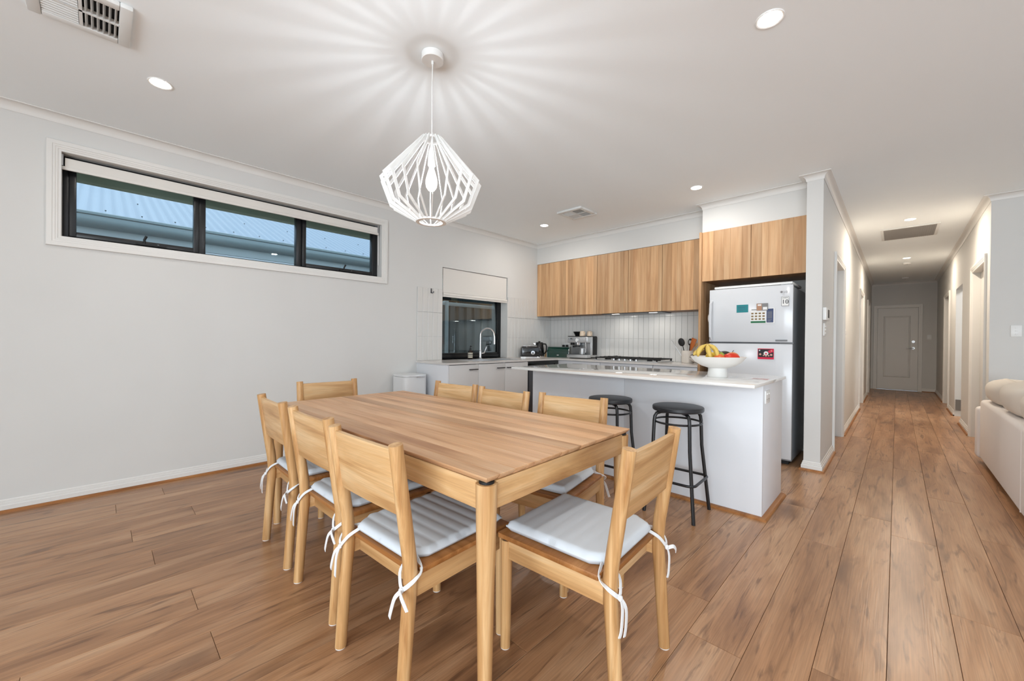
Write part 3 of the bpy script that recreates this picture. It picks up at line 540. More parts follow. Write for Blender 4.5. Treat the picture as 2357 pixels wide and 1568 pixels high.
# island
isl = thing('kitchen_island', 'white kitchen island behind the bar stools', 'island', (0,0,0)); IX0, IX1, IY0, IY1 = -2.632, -.629, 3.024, 3.626
B(IX0+.02, IX1-.02, IY0+.02, IY1-.02, .0, .886).build('carcass', 'white_lam', isl)
B(IX0, -1.6265, IY0, IY0+.018, .0, .886).build('front_panel', 'white_lam', isl, bevel=.0008); B(-1.6245, IX1, IY0, IY0+.018, .0, .886).build('front_panel', 'white_lam', isl, bevel=.0008)
B(IX1-.018, IX1, IY0+.0185, IY1, .0, .886).build('end_panel', 'white_lam', isl, bevel=.0008); B(IX0, IX0+.018, IY0+.0185, IY1, .0, .886).build('end_panel', 'white_lam', isl, bevel=.0008)
sweep('beading', [(IX1, IY1), (IX1, IY0), (IX0, IY0), (IX0, IY1)], qd, 0, 'quad', parent=isl)
tag(B(-2.65, -.612, 2.73, 3.668, .887, .907).build('island_top', 'stone', None, bevel=.0015), 'glossy white stone top of the island', 'bench top')
def gpo(name, label, axis, pos, a, z, w=.115, h=.072, sw=2, vertical=False, sg=1, slots=True):
    t = thing(name, label, 'outlet' if slots else 'switch', (0,0,0))
    bx = (lambda a0,a1,z0,z1,d0,d1: B(min(pos+sg*d0,pos+sg*d1), max(pos+sg*d0,pos+sg*d1), a0, a1, z0, z1)) if axis == 'x' else (lambda a0,a1,z0,z1,d0,d1: B(a0, a1, min(pos+sg*d0,pos+sg*d1), max(pos+sg*d0,pos+sg*d1), z0, z1))
    bx(a-w/2, a+w/2, z-h/2, z+h/2, 0, .008).build('plate', 'white_plastic', t, bevel=.002)
    for i in range(sw):
        if vertical: zz = z+(i-(sw-1)/2)*h*.27; aa = a
        else: aa = a+(i-(sw-1)/2)*w*.45; zz = z+h*.25 if slots else z
        bx(aa-.008, aa+.008, zz-.005, zz+.005, .008, .013).build('rocker', 'white_plastic', t, bevel=.001)
        if slots:
            for da, dz in ((-.006, 0), (.006, 0), (0, -.010)): bx(aa+da-.0012, aa+da+.0012, z-h*.18+dz-.004, z-h*.18+dz+.004, .008, .0086).build('socket_slot', 'ink', t)
    return t
gpo('power_outlet', 'white double power outlet on the island end panel', 'x', IX1, 3.125, .80, .115, .085)
# rooftop of detail: wall plates
gpo('light_switch', 'white three-rocker switch plate on the wall above the sofa', 'y', 6.36, .853, 1.305, .072, .115, 3, True, -1, False)
gpo('light_switch', 'small light switch beside the panelled end door', 'y', 13.9, .555, 1.335, .075, .115, 2, True, -1, False)
gpo('light_switch', 'slim switch plate below the intercom on the hallway nib', 'x', -.488, 4.66, 1.29, .12, .115, 3, True, 1, False)
gpo('light_switch', 'light switch past the first left hallway door', 'x', -.488, 6.68, 1.30, .072, .115, 2, True, 1, False)
t = thing('wall_controller', 'white air-conditioner controller with dark screen on the hallway nib', 'controller', (0,0,0)); B(-.488, -.462, 4.55, 4.80, 1.375, 1.49).build('case', 'white_plastic', t, bevel=.004); B(-.462, -.4605, 4.66, 4.77, 1.40, 1.475).build('screen', 'ink', t)
hk = thing('wall_hook', 'small dark hook on the tiles left of the kitchen window', 'hook', (XL+.010, 2.868, 1.745)); MB().box(0, .006, -.009, .009, -.005, .055).build('plate', 'dark_steel', hk, bevel=.002); MB().tube([(.005, 0, .002), (.022, .006, -.004), (.03, .014, .006), (.028, .016, .018)], .006, 8).build('prong', 'dark_steel', hk, smooth=True)
# ------------------------------------------------------------------ things on the benches
ZB = .9
to = thing('toaster', 'glossy black two-slot toaster with chrome dial on the bench corner', 'toaster', (-4.02, 4.54, ZB), 50)
prof = [(-.145, .012), (.145, .012), (.135, .15), (.12, .172), (-.12, .172), (-.135, .15)]
MB().prism_ax(prof, -.085, .085, 'y').build('body', 'gloss_black', to, bevel=.014, seg=3)
B(-.147, .147, -.088, .088, 0, .016).build('base', 'chrome', to, bevel=.004); B(-.11, .11, -.03, .03, .171, .180).build('top_plate', 'chrome', to, bevel=.004)
MB().disc((.035, -.085, .075), .030, -.008, 'y').build('dial', 'chrome', to, smooth=True); MB().disc((.035, -.093, .075), .012, -.006, 'y').build('dial_hub', 'dark_steel', to, smooth=True)
ke = thing('kettle', 'glossy black jug kettle beside the toaster', 'kettle', (-4.05, 4.80, ZB), 40)
MB().lathe([(.072, .018), (.078, .03), (.070, .14), (.060, .215), (.058, .222)], 28).build('body', 'gloss_black', ke, smooth=True); MB().lathe([(.075, 0), (.078, .012), (.074, .02)], 28).build('base', 'chrome', ke, smooth=True)
MB().lathe([(.059, .222), (.055, .232), (.02, .238), (.015, .25)], 24).build('lid', 'gloss_black', ke, smooth=True)
MB().prism_ax([(-.055, .17), (-.10, .222), (-.055, .222)], -.022, .022, 'y').build('spout', 'chrome', ke, bevel=.004)
MB().tube([(.055, 0, .21), (.10, 0, .205), (.115, 0, .17), (.112, 0, .09), (.075, 0, .05)], .011, 10).build('handle', 'gloss_black', ke, smooth=True)
bb = thing('bread_bin', 'dark green roll-top bread bin beside the espresso machine', 'bread bin', (-3.86, 5.06, ZB), 26)
arc = [(.10, .0), (.10, .165)]+[(.10-.10-.10*math.sin(t), .065+.10*math.cos(t)) for t in [R(a) for a in range(0, 91, 10)]]+[(-.10, 0)]
MB().prism_ax([(p[0], p[1]) for p in arc], -.17, .17, 'x').build('shell', 'green_gloss', bb, smooth=True, ang=30)
for x in (-.176, .170): MB().prism_ax(arc, x, x+.006, 'x').build('end_cap', 'gloss_black', bb)
for x in (-.172, .172): MB().tube([(x, p[0]*1.01, p[1]*1.01) for p in arc[1:]], .0035, 6).build('edge_trim', 'steel', bb, smooth=True)
B(-.015, .015, -.108, -.098, .03, .04).build('knob', 'steel', bb, bevel=.002)
em = thing('espresso_machine', 'brushed steel espresso machine with control panel on the back bench', 'espresso machine', (-3.41, 5.03, ZB), 6)
B(-.165, .165, -.02, .17, .02, .325).build('body', 'steel', em, bevel=.006); B(-.155, .155, -.02, -.019, .06, .235).build('back_plate', 'steel', em)
B(-.165, .165, -.14, -.02, .235, .325).build('head', 'steel', em, bevel=.012, seg=3); B(-.163, .163, -.14, .168, .325, .334).build('top_tray', 'matt_black', em, bevel=.003)
B(-.165, .165, -.16, -.02, .012, .058).build('drip_tray', 'steel', em, bevel=.006); B(-.15, .15, -.15, -.03, .058, .063).build('drip_grid', 'dark_steel', em); B(-.15, .15, -.10, .15, 0, .012).build('feet', 'matt_black', em); B(.150, .168, .03, .172, .05, .324).build('water_tank', 'matt_black', em, bevel=.004)
MB().disc((-.01, -.14, .272), .026, -.006, 'y').build('pressure_gauge', 'chrome', em, smooth=True); MB().disc((-.01, -.146, .272), .021, -.001, 'y').build('gauge_face', 'paper', em)
for x in (-.135, -.105, -.075, .055, .085, .115): MB().disc((x, -.14, .293), .010, -.005, 'y', 14).build('button', 'chrome' if x != -.105 else 'ink', em, smooth=True)
MB().lathe([(.032, .195), (.034, .235)], 20, (-.02, -.085, 0)).build('group_head', 'chrome', em, smooth=True); MB().lathe([(.036, .175), (.036, .197)], 20, (-.02, -.085, 0)).tube([(-.02, -.11, .186), (-.03, -.20, .178)], [.010, .014], 10).build('portafilter', 'matt_black', em, smooth=True)
MB().lathe([(.03, .20), (.03, .235)], 16, (-.11, -.085, 0)).build('grinder_outlet', 'matt_black', em, smooth=True)
MB().tube([(.11, -.09, .235), (.12, -.10, .15), (.125, -.115, .09)], .006, 8).build('steam_wand', 'chrome', em, smooth=True)
MB().lathe([(.048, .334), (.052, .348), (.078, .392), (.080, .402)], 22, (-.08, .04, 0)).build('bean_hopper', 'gloss_black', em, smooth=True)
jg = thing('milk_jug', 'steel milk jug on the espresso machine drip tray', 'jug', (-3.34, 4.937, ZB+.0635)); MB().lathe([(.001, 0), (.038, 0), (.040, .01), (.034, .07), (.036, .09), (.033, .088), (.031, .07), (.036, .012), (.001, .008)], 22, cap=False).build('body', 'steel', jg, smooth=True); MB().tube([(.036, 0, .08), (.062, 0, .072), (.062, 0, .035), (.038, 0, .022)], .004, 8).build('handle', 'steel', jg, smooth=True)
def mug(loc, rz, label):
    t = thing('mug', label, 'mug', loc, rz, 'mugs on the espresso machine'); MB().lathe([(.001, .075), (.026, .075), (.033, .070), (.040, .03), (.042, 0), (.038, 0), (.036, .03), (.03, .064), (.001, .068)], 24, cap=False).build('cup', 'cream', t, smooth=True)
    MB().tube([(.038, 0, .062), (.062, 0, .056), (.066, 0, .035), (.058, 0, .018), (.040, 0, .014)], .005, 8).build('handle', 'cream', t, smooth=True); return t
mug((-3.395, 5.02, ZB+.3345), -20, 'cream mug upside down beside the bean hopper'); mug((-3.34, 5.13, ZB+.3345), -25, 'cream mug upside down at the rear of the espresso machine')
pm = thing('pepper_mill', 'small wooden mill between kettle and bread bin', 'mill', (-4.08, 5.00, ZB)); MB().lathe([(.001, 0), (.018, 0), (.018, .02), (.012, .045), (.014, .075), (.012, .10), (.001, .105)], 16).build('body', 'bamboo', pm, smooth=True)
gpo('power_outlet', 'white power outlet behind the bread bin with two black plugs', 'y', YB-.010, -3.86, 1.09, .115, .075, 2, False, -1)
pl_ = None
for i, x in enumerate((-3.905, -3.835)):
    t = thing('power_plug', ['left', 'right'][i]+' black plug in the outlet behind the bread bin', 'plug', (x, YB-.020, 1.075)); MB().box(-.018, .018, -.035, 0, -.02, .02).build('body', 'matt_black', t, bevel=.006); MB().tube([(0, -.03, -.012), (.004, -.04, -.05), (.01, -.03, -.17)], .0035, 6).build('lead', 'matt_black', t, smooth=True)
gpo('power_outlet', 'white power outlet on the tiles behind the utensil crock', 'y', YB-.010, -1.70, 1.05, .115, .075, 2, False, -1)
# gas cooktop
ck = thing('gas_cooktop', 'five-burner gas cooktop with black trivets on the back bench', 'cooktop', (-2.55, 4.965, ZB))
B(-.45, .45, -.25, .25, 0, .012).build('plate', 'steel', ck, bevel=.004)
for ax, ay, r in ((-.31, .11, .035), (-.31, -.11, .045), (.0, 0, .06), (.29, .11, .045), (.29, -.11, .035)):
    MB().lathe([(r, .012), (r, .022), (r*.8, .024), (r*.8, .032), (.001, .033)], 20, (ax, ay, 0)).build('burner', 'matt_black', ck, smooth=True)
for cx in (-.30, 0, .30):
    b = MB()
    for q in (-.22, .22): b.box(cx-.135, cx+.135, q-.006, q+.006, .032, .046)
    for q in (-.135, .135): b.box(cx+q-.006, cx+q+.006, -.226, .226, .032, .046)
    for sx in (-1, 1):
        for yy in (-.11, .11, 0): b.box(min(cx+sx*.04, cx+sx*.14), max(cx+sx*.04, cx+sx*.14), yy-.005, yy+.005, .036, .050)
        for yy in (-.215, .215): b.box(cx+sx*.13-.008, cx+sx*.13+.008, yy-.008, yy+.008, .012, .034)
    b.box(cx-.005, cx+.005, -.22, .22, .036, .050)
    b.build('trivet', 'matt_black', ck, bevel=.002, seg=1)
for i in range(5): MB().lathe([(.020, .012), (.018, .032), (.001, .034)], 16, (-.16+i*.08, -.215, 0)).build('knob', 'steel', ck, smooth=True)
MB().tube([(-.34+.05*math.cos(a), .11+.05*math.sin(a), .056) for a in [i*math.pi/2 for i in range(4)]], .005, 6, closed=True).build('wok_support', 'matt_black', ck)
# crock and utensils
cr = thing('utensil_crock', 'ribbed beige crock full of cooking utensils near the fridge', 'crock', (-1.875, 5.09, ZB))
MB().lathe([(.001, .0), (.066, 0), (.072, .006), (.073, .02)]+[(.073+(.0015 if i % 2 else -.0015), .03+i*.012) for i in range(9)]+[(.072, .145), (.070, .155), (.066, .155), (.065, .02), (.001, .016)], 32, cap=False).build('pot', 'stoneware', cr, smooth=True)
def utensil(name, label, loc, tilt, mt, head, hm, L=.24):
    t = thing(name, label, 'utensil', loc); t.rotation_euler = tilt
    MB().tube([(0, 0, 0), (0, 0, L)], .005, 8).build('handle', mt, t, smooth=True); head(t, hm, L); return t
CZ = ZB+.022
utensil('ladle', 'black ladle leaning left in the utensil crock', (-1.885, 5.085, CZ), (R(6), R(-13), 0), 'matt_black', lambda t, h, L: MB().ellip((0, -.01, L+.045), .040, .016, .052).build('head', h, t, smooth=True), 'matt_black', .20)
utensil('slotted_spoon', 'black slotted spoon standing in the utensil crock', (-1.87, 5.10, CZ), (R(-4), R(3), 0), 'matt_black', lambda t, h, L: [MB().ellip((0, 0, L+.04), .028, .008, .045).build('head', h, t, smooth=True)]+[MB().box(-.012+i*.01, -.008+i*.01, -.010, -.0075, L+.02, L+.06).build('slot', 'paper', t) for i in range(3)], 'matt_black', .20)
utensil('wooden_spatula', 'wide wooden spatula leaning right in the utensil crock', (-1.87, 5.07, CZ), (R(6), R(17), 0), 'spat_wood', lambda t, h, L: MB().prism_ax([(-.009, L-.05), (.009, L-.05), (.030, L+.02), (.034, L+.105), (-.026, L+.112), (-.024, L+.02)], -.004, .004, 'y').build('head', h, t, bevel=.002), 'spat_wood', .19)
utensil('wooden_spoon', 'thin wooden spoon handle in the utensil crock', (-1.855, 5.085, CZ), (R(3), R(23), 0), 'bamboo', lambda t, h, L: MB().ellip((0, 0, L+.02), .014, .006, .03).build('head', h, t, smooth=True), 'bamboo', .20)
utensil('whisk', 'thin steel whisk leaning far left in the utensil crock', (-1.905, 5.075, CZ), (R(4), R(-32), 0), 'steel', lambda t, h, L: MB().tube([(0, 0, L), (.006, 0, L+.04), (0, 0, L+.07)], .003, 6).build('head', h, t, smooth=True), 'steel', .24)
jr = thing('ceramic_jar', 'small speckled jar tipped on its side against the crock', 'jar', (-1.765, 5.02, ZB+.066)); jr.rotation_euler = (R(62), 0, R(-38))
MB().lathe([(.001, -.05), (.038, -.05), (.046, -.02), (.046, .03), (.036, .055), (.032, .055), (.040, .03), (.040, -.02), (.001, -.042)], 26, cap=False).build('body', 'stoneware', jr, smooth=True)
# fruit bowl
ZI = .907; BX, BY = -.955, 3.18
fb = thing('fruit_bowl', 'white footed bowl of fruit on the island', 'bowl', (BX, BY, ZI))
MB().lathe([(.001, 0), (.068, 0), (.070, .004), (.060, .068), (.058, .072)], 40, cap=False).build('foot', 'ceramic', fb, smooth=True)
MB().lathe([(.001, .064), (.060, .066), (.11, .082), (.155, .110), (.186, .150), (.182, .151), (.15, .117), (.10, .090), (.001, .074)], 56, cap=False).build('dish', 'ceramic', fb, smooth=True, ang=50)
UX, UY_ = .72, .69   # image-right on the island plane, roughly
def bl(u, v, z): return (BX+u*.72-v*.70, BY+u*.69+v*.72, ZI+z)
def banana(top, end, bulge, label):
    t = thing('banana', label, 'banana', end, 0, 'bananas in the fruit bowl'); T = Vector(top)-Vector(end); Bv = Vector(bulge)
    pts = [T*(1-u)+Bv*(4*u*(1-u)) for u in [x/9 for x in range(10)]]
    MB().tube(pts, [.0055, .009, .0145, .0175, .0185, .0185, .0175, .0155, .011, .005], 6).build('body', 'banana', t, smooth=True, ang=60)
    d = (pts[0]-pts[1]).normalized(); MB().tube([pts[0]-d*.004, pts[0]+d*.012], [.0056, .006], 6).build('stem', 'banana_tip', t); d = (pts[-1]-pts[-2]).normalized(); MB().tube([pts[-1]-d*.003, pts[-1]+d*.006], [.0055, .003], 6).build('tip', 'banana_tip', t)
banana(bl(-.088, -.01, .240), bl(-.155, -.02, .150), (-.014, -.014, .006), 'left banana of the bunch in the fruit bowl')
banana(bl(-.084, -.014, .240), bl(-.088, -.075, .135), (-.002, -.012, .010), 'middle banana of the bunch in the fruit bowl')
banana(bl(-.080, -.01, .242), bl(-.030, -.055, .138), (.016, .004, .014), 'right banana of the bunch in the fruit bowl')
banana(bl(-.10, .0, .205), bl(-.172, .015, .158), (-.010, .004, .004), 'banana lying at the rim of the fruit bowl')
def fruit(name, label, p, r, mt, cat, stem=None, rot=0, pear=False):
    t = thing(name, label, cat, p, rot)
    fn = (lambda v: (v[0]*(1-.35*max(0, v[2]/r[2])), v[1]*(1-.35*max(0, v[2]/r[2])), v[2]*(1.15 if v[2] > 0 else 1))) if pear else None
    MB().ellip((0, 0, 0), *r, fn=fn).build('flesh', mt, t, smooth=True)
    if stem: MB().tube([(0, 0, r[2]*(1.0 if not pear else 1.1)), (stem[0]*.5, stem[1]*.5, r[2]+stem[2]*.6), (stem[0], stem[1], r[2]+stem[2])], [.0028, .0022, .0026], 6).build('stem', 'stem', t, smooth=True)
fruit('lemon', 'yellow lemon behind the bananas in the fruit bowl', bl(-.022, .045, .150), (.042, .034, .033), 'lemon', 'lemon', None, 20)
fruit('apple', 'orange-red apple at the front of the fruit bowl', bl(-.012, -.045, .140), (.038, .038, .032), 'apple', 'apple')
fruit('pear', 'green pear with long stem in the fruit bowl', bl(.018, -.01, .146), (.035, .035, .034), 'pear', 'pear', (-.025, -.01, .022), 0, True)
fruit('mango', 'red mango at the right of the fruit bowl', bl(.075, -.045, .143), (.060, .040, .036), 'mango', 'mango', None, 40)
fruit('mango', 'orange mango behind the red mango in the fruit bowl', bl(.108, .0, .150), (.050, .038, .034), 'mango2', 'mango', (.035, .03, .012), 55)
fruit('avocado', 'dark avocado at the back of the fruit bowl', bl(.080, .055, .155), (.055, .038, .036), 'avocado', 'avocado', None, 40)
# ------------------------------------------------------------------ bin, stools
bn = thing('pedal_bin', 'white rounded pedal bin standing against the wall by the window bench', 'bin', (-4.035, 2.475, 0), 0)
def rrect(w, d, r, n=6, front=True):
    pts = []
    for cx, cy, a0 in ((w/2-r, d/2-r, 0), (-w/2+r, d/2-r, 90), (-w/2+r, -d/2+r, 180), (w/2-r, -d/2+r, 270)):
        for i in range(n+1): t = R(a0+90*i/n); pts.append((cx+r*math.cos(t), cy+r*math.sin(t)))
    return pts
MB().prism(rrect(.30, .30, .06), .02, .738).build('body', 'bin', bn, smooth=True, ang=40); MB().prism(rrect(.295, .295, .06), 0, .02).build('base', 'matt_black', bn)
MB().prism(rrect(.302, .302, .061), .741, .760).build('lid', 'bin', bn, smooth=True, ang=40); MB().box(.151, .175, -.02, .10, .736, .745).build('handle', 'chrome', bn, bevel=.002)
MB().box(.148, .185, -.05, .05, .012, .022).build('pedal', 'chrome', bn, bevel=.002)
def stool(loc, rz, label):
    t = thing('bar_stool', label, 'stool', loc, rz, 'black bar stools at the island')
    MB().lathe([(.001, .690), (.158, .690), (.164, .694), (.166, .70), (.166, .716), (.163, .721), (.156, .723), (.001, .722)], 48, cap=False).build('seat', 'stool', t, smooth=True, ang=18)
    for sx in (-1, 1):
        for sy in (-1, 1):
            q = lambda r, z: (sx*r, sy*r, z)
            MB().tube([q(.05, .682), q(.085, .681), q(.105, .672), q(.114, .652), q(.117, .62), q(.122, .45), q(.163, 0)], .0115, 10).build('leg', 'black', t, smooth=True)
    MB().tube([(.153*math.cos(a), .153*math.sin(a), .615) for a in [2*math.pi*i/32 for i in range(32)]], .007, 8, closed=True).build('upper_ring', 'black', t, smooth=True)
    MB().tube([(x*1.06, y*1.06, .235) for x, y in rrect(.30, .30, .045, 5)], .009, 8, closed=True).build('foot_rest', 'black', t, smooth=True)
    return t
stool((-1.085, 2.775, 0), 2, 'black round bar stool nearest the end of the island'); stool((-1.61, 2.775, 0), 3, 'black round bar stool behind the dining chair, further from the island end')
# ------------------------------------------------------------------ dining table
TX0, TX1, TY0, TY1, TZ = -2.845, -.888, .796, 1.757, .75
tb = thing('dining_table', 'long oak dining table in the middle of the room', 'table', (-1.865, 1.246, 0), 1.8); hx, hy = .971, .473
rt_ = random.Random(3); ws = [rt_.uniform(.75, 1.3) for _ in range(14)]; s = sum(ws); y = -hy
for i, w in enumerate(ws):
    y2 = y+2*hy*w/s; a = y+(.0003 if i else 0); c = y2-(.0003 if i < 13 else 0)
    za, zc = TZ-.020, TZ
    ia = .012 if i == 0 else 0; ic = .012 if i == 13 else 0   # undercut long edges
    o = MB().add([(-hx+.012, a+ia, za), (hx-.012, a+ia, za), (hx-.012, c-ic, za), (-hx+.012, c-ic, za), (-hx, a, zc-.006), (hx, a, zc-.006), (hx, c, zc-.006), (-hx, c, zc-.006), (-hx, a, zc), (hx, a, zc), (hx, c, zc), (-hx, c, zc)],
        [(0,3,2,1),(8,9,10,11)]+[(k,(k+1)%4,4+(k+1)%4,4+k) for k in range(4)]+[(4+k,4+(k+1)%4,8+(k+1)%4,8+k) for k in range(4)]).build('table_board', 'table_board', tb, bevel=.0012, seg=1)
    y = y2
lx, ly = hx-.030, hy-.030
for sx in (-1, 1):
    for sy in (-1, 1):
        g = MB().tube([(sx*lx, sy*ly, .003), (sx*lx, sy*ly, .45), (sx*lx, sy*ly, .722)], [.021, .029, .0345], 28).build('leg', 'oak_post', tb, smooth=True)
        MB().disc((sx*lx, sy*ly, .722), .024, .008).build('spacer', 'matt_black', g); MB().disc((sx*lx, sy*ly, 0), .020, .003).build('glide', 'white_plastic', g)  # recessed disc coloured black for the shade in the gap above the leg
for sy in (-1, 1): B(-lx+.025, lx-.025, sy*ly-.012+sy*.008, sy*ly+.012+sy*.008, .640, .728).build('apron', 'oak_x', tb, bevel=.0015)
for sx in (-1, 1): B(sx*lx-.012+sx*.008, sx*lx+.012+sx*.008, -ly+.025, ly-.025, .640, .728).build('apron', 'oak_y', tb, bevel=.0015)
# ------------------------------------------------------------------ chairs
def make_chair():
    t = thing('dining_chair', '', 'chair', (0,0,0), 0, 'oak dining chairs around the table')
    for sx in (-1, 1):
        x = sx*.2
        g = MB().tube([(x, -.028, .003), (x, -.012, .24), (x, -.003, .36), (x, 0, .42), (x, -.005, .48), (x, -.020, .58), (x, -.042, .73), (x, -.058, .842)], [.0205, .0225, .023, .023, .023, .023, .0225, .0220], 24).build('back_post', 'oak_post', t, bevel=0, smooth=True)
        MB().disc((x, -.028, 0), .019, .003).build('glide', 'white_plastic', g)
        g = MB().tube([(x, .428, .003), (x, .425, .30), (x, .424, .412)], [.0185, .0205, .0215], 22).build('leg', 'oak_post', t, smooth=True)
        MB().disc((x, .428, 0), .0175, .003).build('glide', 'white_plastic', g); MB().disc((x, .424, .412), .016, .008, n=14).build('spacer', 'matt_black', g)  # disc under the seat is black for the gap's shade, as on the table
        B(x-.011, x+.011, .018, .408, .345, .418).build('side_rail', 'oak_y', t, bevel=.0015)
    B(-.185, .185, .413, .435, .345, .418).build('front_rail', 'oak_x', t, bevel=.0015); B(-.19, .19, .040, .060, .345, .418).build('rear_rail', 'oak_x', t, bevel=.0015)
    MB().prism([(-.174, .004), (.174, .004), (.174, .030), (.224, .030), (.224, .448), (.218, .454), (-.218, .454), (-.224, .448), (-.224, .030), (-.174, .030)], .419, .437).build('seat', 'seat_oak', t, bevel=.0025)
    n = 8; vs = []
    f = lambda z: -.020-(z-.58)*.146
    pr = []
    for i in range(n+1):
        x = -.19+.38*i/n; q = -.004*(1-(2*i/n-1)**2)
        pr.append((x, q))
    b = MB(); z0, z1 = .612, .826
    for z in (z0, z1):
        for x, q in pr: b.v.append((x, f(z)+q-.010, z))
        for x, q in pr: b.v.append((x, f(z)+q+.010, z))
    m_ = n+1
    for i in range(n):
        b.f += [(i, i+1, 2*m_+i+1, 2*m_+i), (m_+i+1, m_+i, 3*m_+i, 3*m_+i+1), (i+1, i, m_+i, m_+i+1), (2*m_+i, 2*m_+i+1, 3*m_+i+1, 3*m_+i)]
    b.f += [(0, 2*m_, 3*m_, m_), (n, m_+n, 3*m_+n, 2*m_+n)]
    b.build('backrest', 'oak_x', t, bevel=.002)
    return t
ch0 = make_chair()
CH = [((-1.300, .672), 3.3, 'oak dining chair nearest the camera on the long near side of the table'), ((-1.846, .690), 1.1, 'middle oak dining chair on the near long side of the table'), ((-2.402, .690), -.9, 'oak dining chair at the wall end of the near long side'),
      ((-.643, 1.298), 93.6, 'oak dining chair at the head of the table beside the bar stools'), ((-1.375, 1.890), 190.4, 'oak dining chair on the far side turned slightly, in front of a bar stool'), ((-1.870, 1.797), 182.7, 'middle oak dining chair on the far side facing the island'), ((-2.366, 1.793), 185.7, 'far-side oak dining chair in front of the base cabinets'), ((-3.095, 1.215), -92.6, 'oak dining chair at the table end beside the long wall')]
chairs = []
for i, (p, rz, lb) in enumerate(CH):
    if i == 0: c = ch0; c.location = (p[0], p[1], 0); c.rotation_euler = (0, 0, R(rz)); c['label'] = lb
    else: c = dup(ch0, (p[0], p[1], 0), rz, lb)
    chairs.append(c)
# quilted seat pads with ties
def pad_mesh(th=.030, plain=False):
    nx, ny = 30, 63; b = MB(); X, Y0, Y1 = .200, .008, .430; top = []; bot = []
    for j in range(ny+1):
        v = j/ny; y = Y0+(Y1-Y0)*v
        for i in range(nx+1):
            u = 2*i/nx-1
            w = X-.052*max(0, 1-v/.17)**1.0      # cut-back rear corners
            x = u*w
            ed = min((1-abs(u))/.10, v/.05 if v < .5 else (1-v)/.05, 1); ed = max(0, ed); e = math.sqrt(1-(1-ed)**2)
            ch_ = abs(math.sin(math.pi*v*8)); q = (.72+.28*ch_**.45) if not plain else .93+.07*ch_**.5
            cr = 1-.12*(u*u) if plain else 1
            z = .438+.5*th+(.5*th)*e*q*cr*1.15; zb = .438+.5*th-(.5*th)*e*.95
            corner = .006*(abs(u)**6)*((2*v-1)**6)
            top.append((x, y, z+corner)); bot.append((x, y, zb))
    n = (nx+1)*(ny+1); b.v = top+bot
    for j in range(ny):
        for i in range(nx):
            a = j*(nx+1)+i; b.f += [(a, a+1, a+nx+2, a+nx+1), (n+a+1, n+a, n+a+nx+1, n+a+nx+2)]
    for i in range(nx): a = i; b.f.append((a+1, a, n+a, n+a+1)); a = ny*(nx+1)+i; b.f.append((a, a+1, n+a+1, n+a))
    for j in range(ny): a = j*(nx+1); b.f.append((a, a+nx+1, n+a+nx+1, n+a)); a += nx; b.f.append((a+nx+1, a, n+a, n+a+nx+1))
    return b
def ribbon(pts, w=.0065, t=.0012):
    b = MB(); P = [Vector(p) for p in pts]; k = len(P)
    for i, p in enumerate(P):
        d = (P[min(i+1, k-1)]-P[max(i-1, 0)]).normalized(); side = d.cross(Vector((0, -1, .25))).normalized(); nn = d.cross(side)
        for a, c in ((-1,-1),(1,-1),(1,1),(-1,1)): b.v.append(tuple(p+side*a*w+nn*c*t))
    for i in range(k-1):
        for j in range(4): b.f.append((i*4+j, i*4+(j+1)%4, i*4+4+(j+1)%4, i*4+4+j))
    b.f += [(3,2,1,0), tuple((k-1)*4+j for j in range(4))]
    return b
def smoothpath(pts, n=4):
    P = [Vector(p) for p in pts]; out = []
    for i in range(len(P)-1):
        p0, p1, p2, p3 = P[max(i-1,0)], P[i], P[i+1], P[min(i+2,len(P)-1)]
        for k in range(n):
            t = k/n; out.append(.5*((2*p1)+(p2-p0)*t+(2*p0-5*p1+4*p2-p3)*t*t+(3*p1-p0-3*p2+p3)*t**3))
    out.append(P[-1]); return out
def make_cushion(plain):
    t = thing('seat_cushion', '', 'cushion', (0,0,0), 0, 'quilted seat cushions on the dining chairs')
    pd = pad_mesh(.032 if not plain else .038, plain).build('pad', 'cushion', t, smooth=True, ang=70)
    for sx in (-1, 1):
        x = sx*.2; zt = .395
        loop = [(sx*.15, .035, .452), (sx*.165, -.012, .43), (x-sx*.012, -.029, zt+.004), (x, -.0300, zt-.010)]
        loop2 = [(sx*.165, .045, .452), (x+sx*.020, .028, .432), (x+sx*.031, -.002, .418), (x+sx*.020, -.024, .400), (x, -.0300, zt-.012)]
        g = ribbon(smoothpath(loop)).build('tie', 'tie', t, smooth=True, ang=50); ribbon(smoothpath(loop2)).build('tie', 'tie', t, smooth=True, ang=50)
        MB().ellip((x, -.034, zt-.012), .010, .007, .009, 10, 6).build('knot', 'tie', t, smooth=True)
        ribbon(smoothpath([(x, -.036, zt-.014), (x-.014, -.048, zt-.035), (x-.030, -.052, zt-.085), (x-.038, -.050, zt-.105)])).build('tie_end', 'tie', t, smooth=True, ang=50)
        ribbon(smoothpath([(x, -.036, zt-.014), (x+.022, -.050, zt-.012), (x+.045, -.052, zt-.030), (x+.055, -.05, zt-.045)]) if sx > 0 else smoothpath([(x, -.036, zt-.014), (x+.006, -.05, zt-.04), (x+.002, -.052, zt-.09), (x-.004, -.05, zt-.12)])).build('tie_end', 'tie', t, smooth=True, ang=50)
    return t
cu0 = make_cushion(False); cu1 = make_cushion(True); u0 = u1 = False
CL = {0: 'pale blue-grey quilted cushion on the chair nearest the camera', 1: 'pale quilted cushion on the middle near-side chair', 2: 'pale quilted cushion on the near-side chair by the wall', 3: 'smooth pale grey cushion on the chair at the head of the table', 4: 'pale grey cushion half hidden under the table on the far-side chair'}
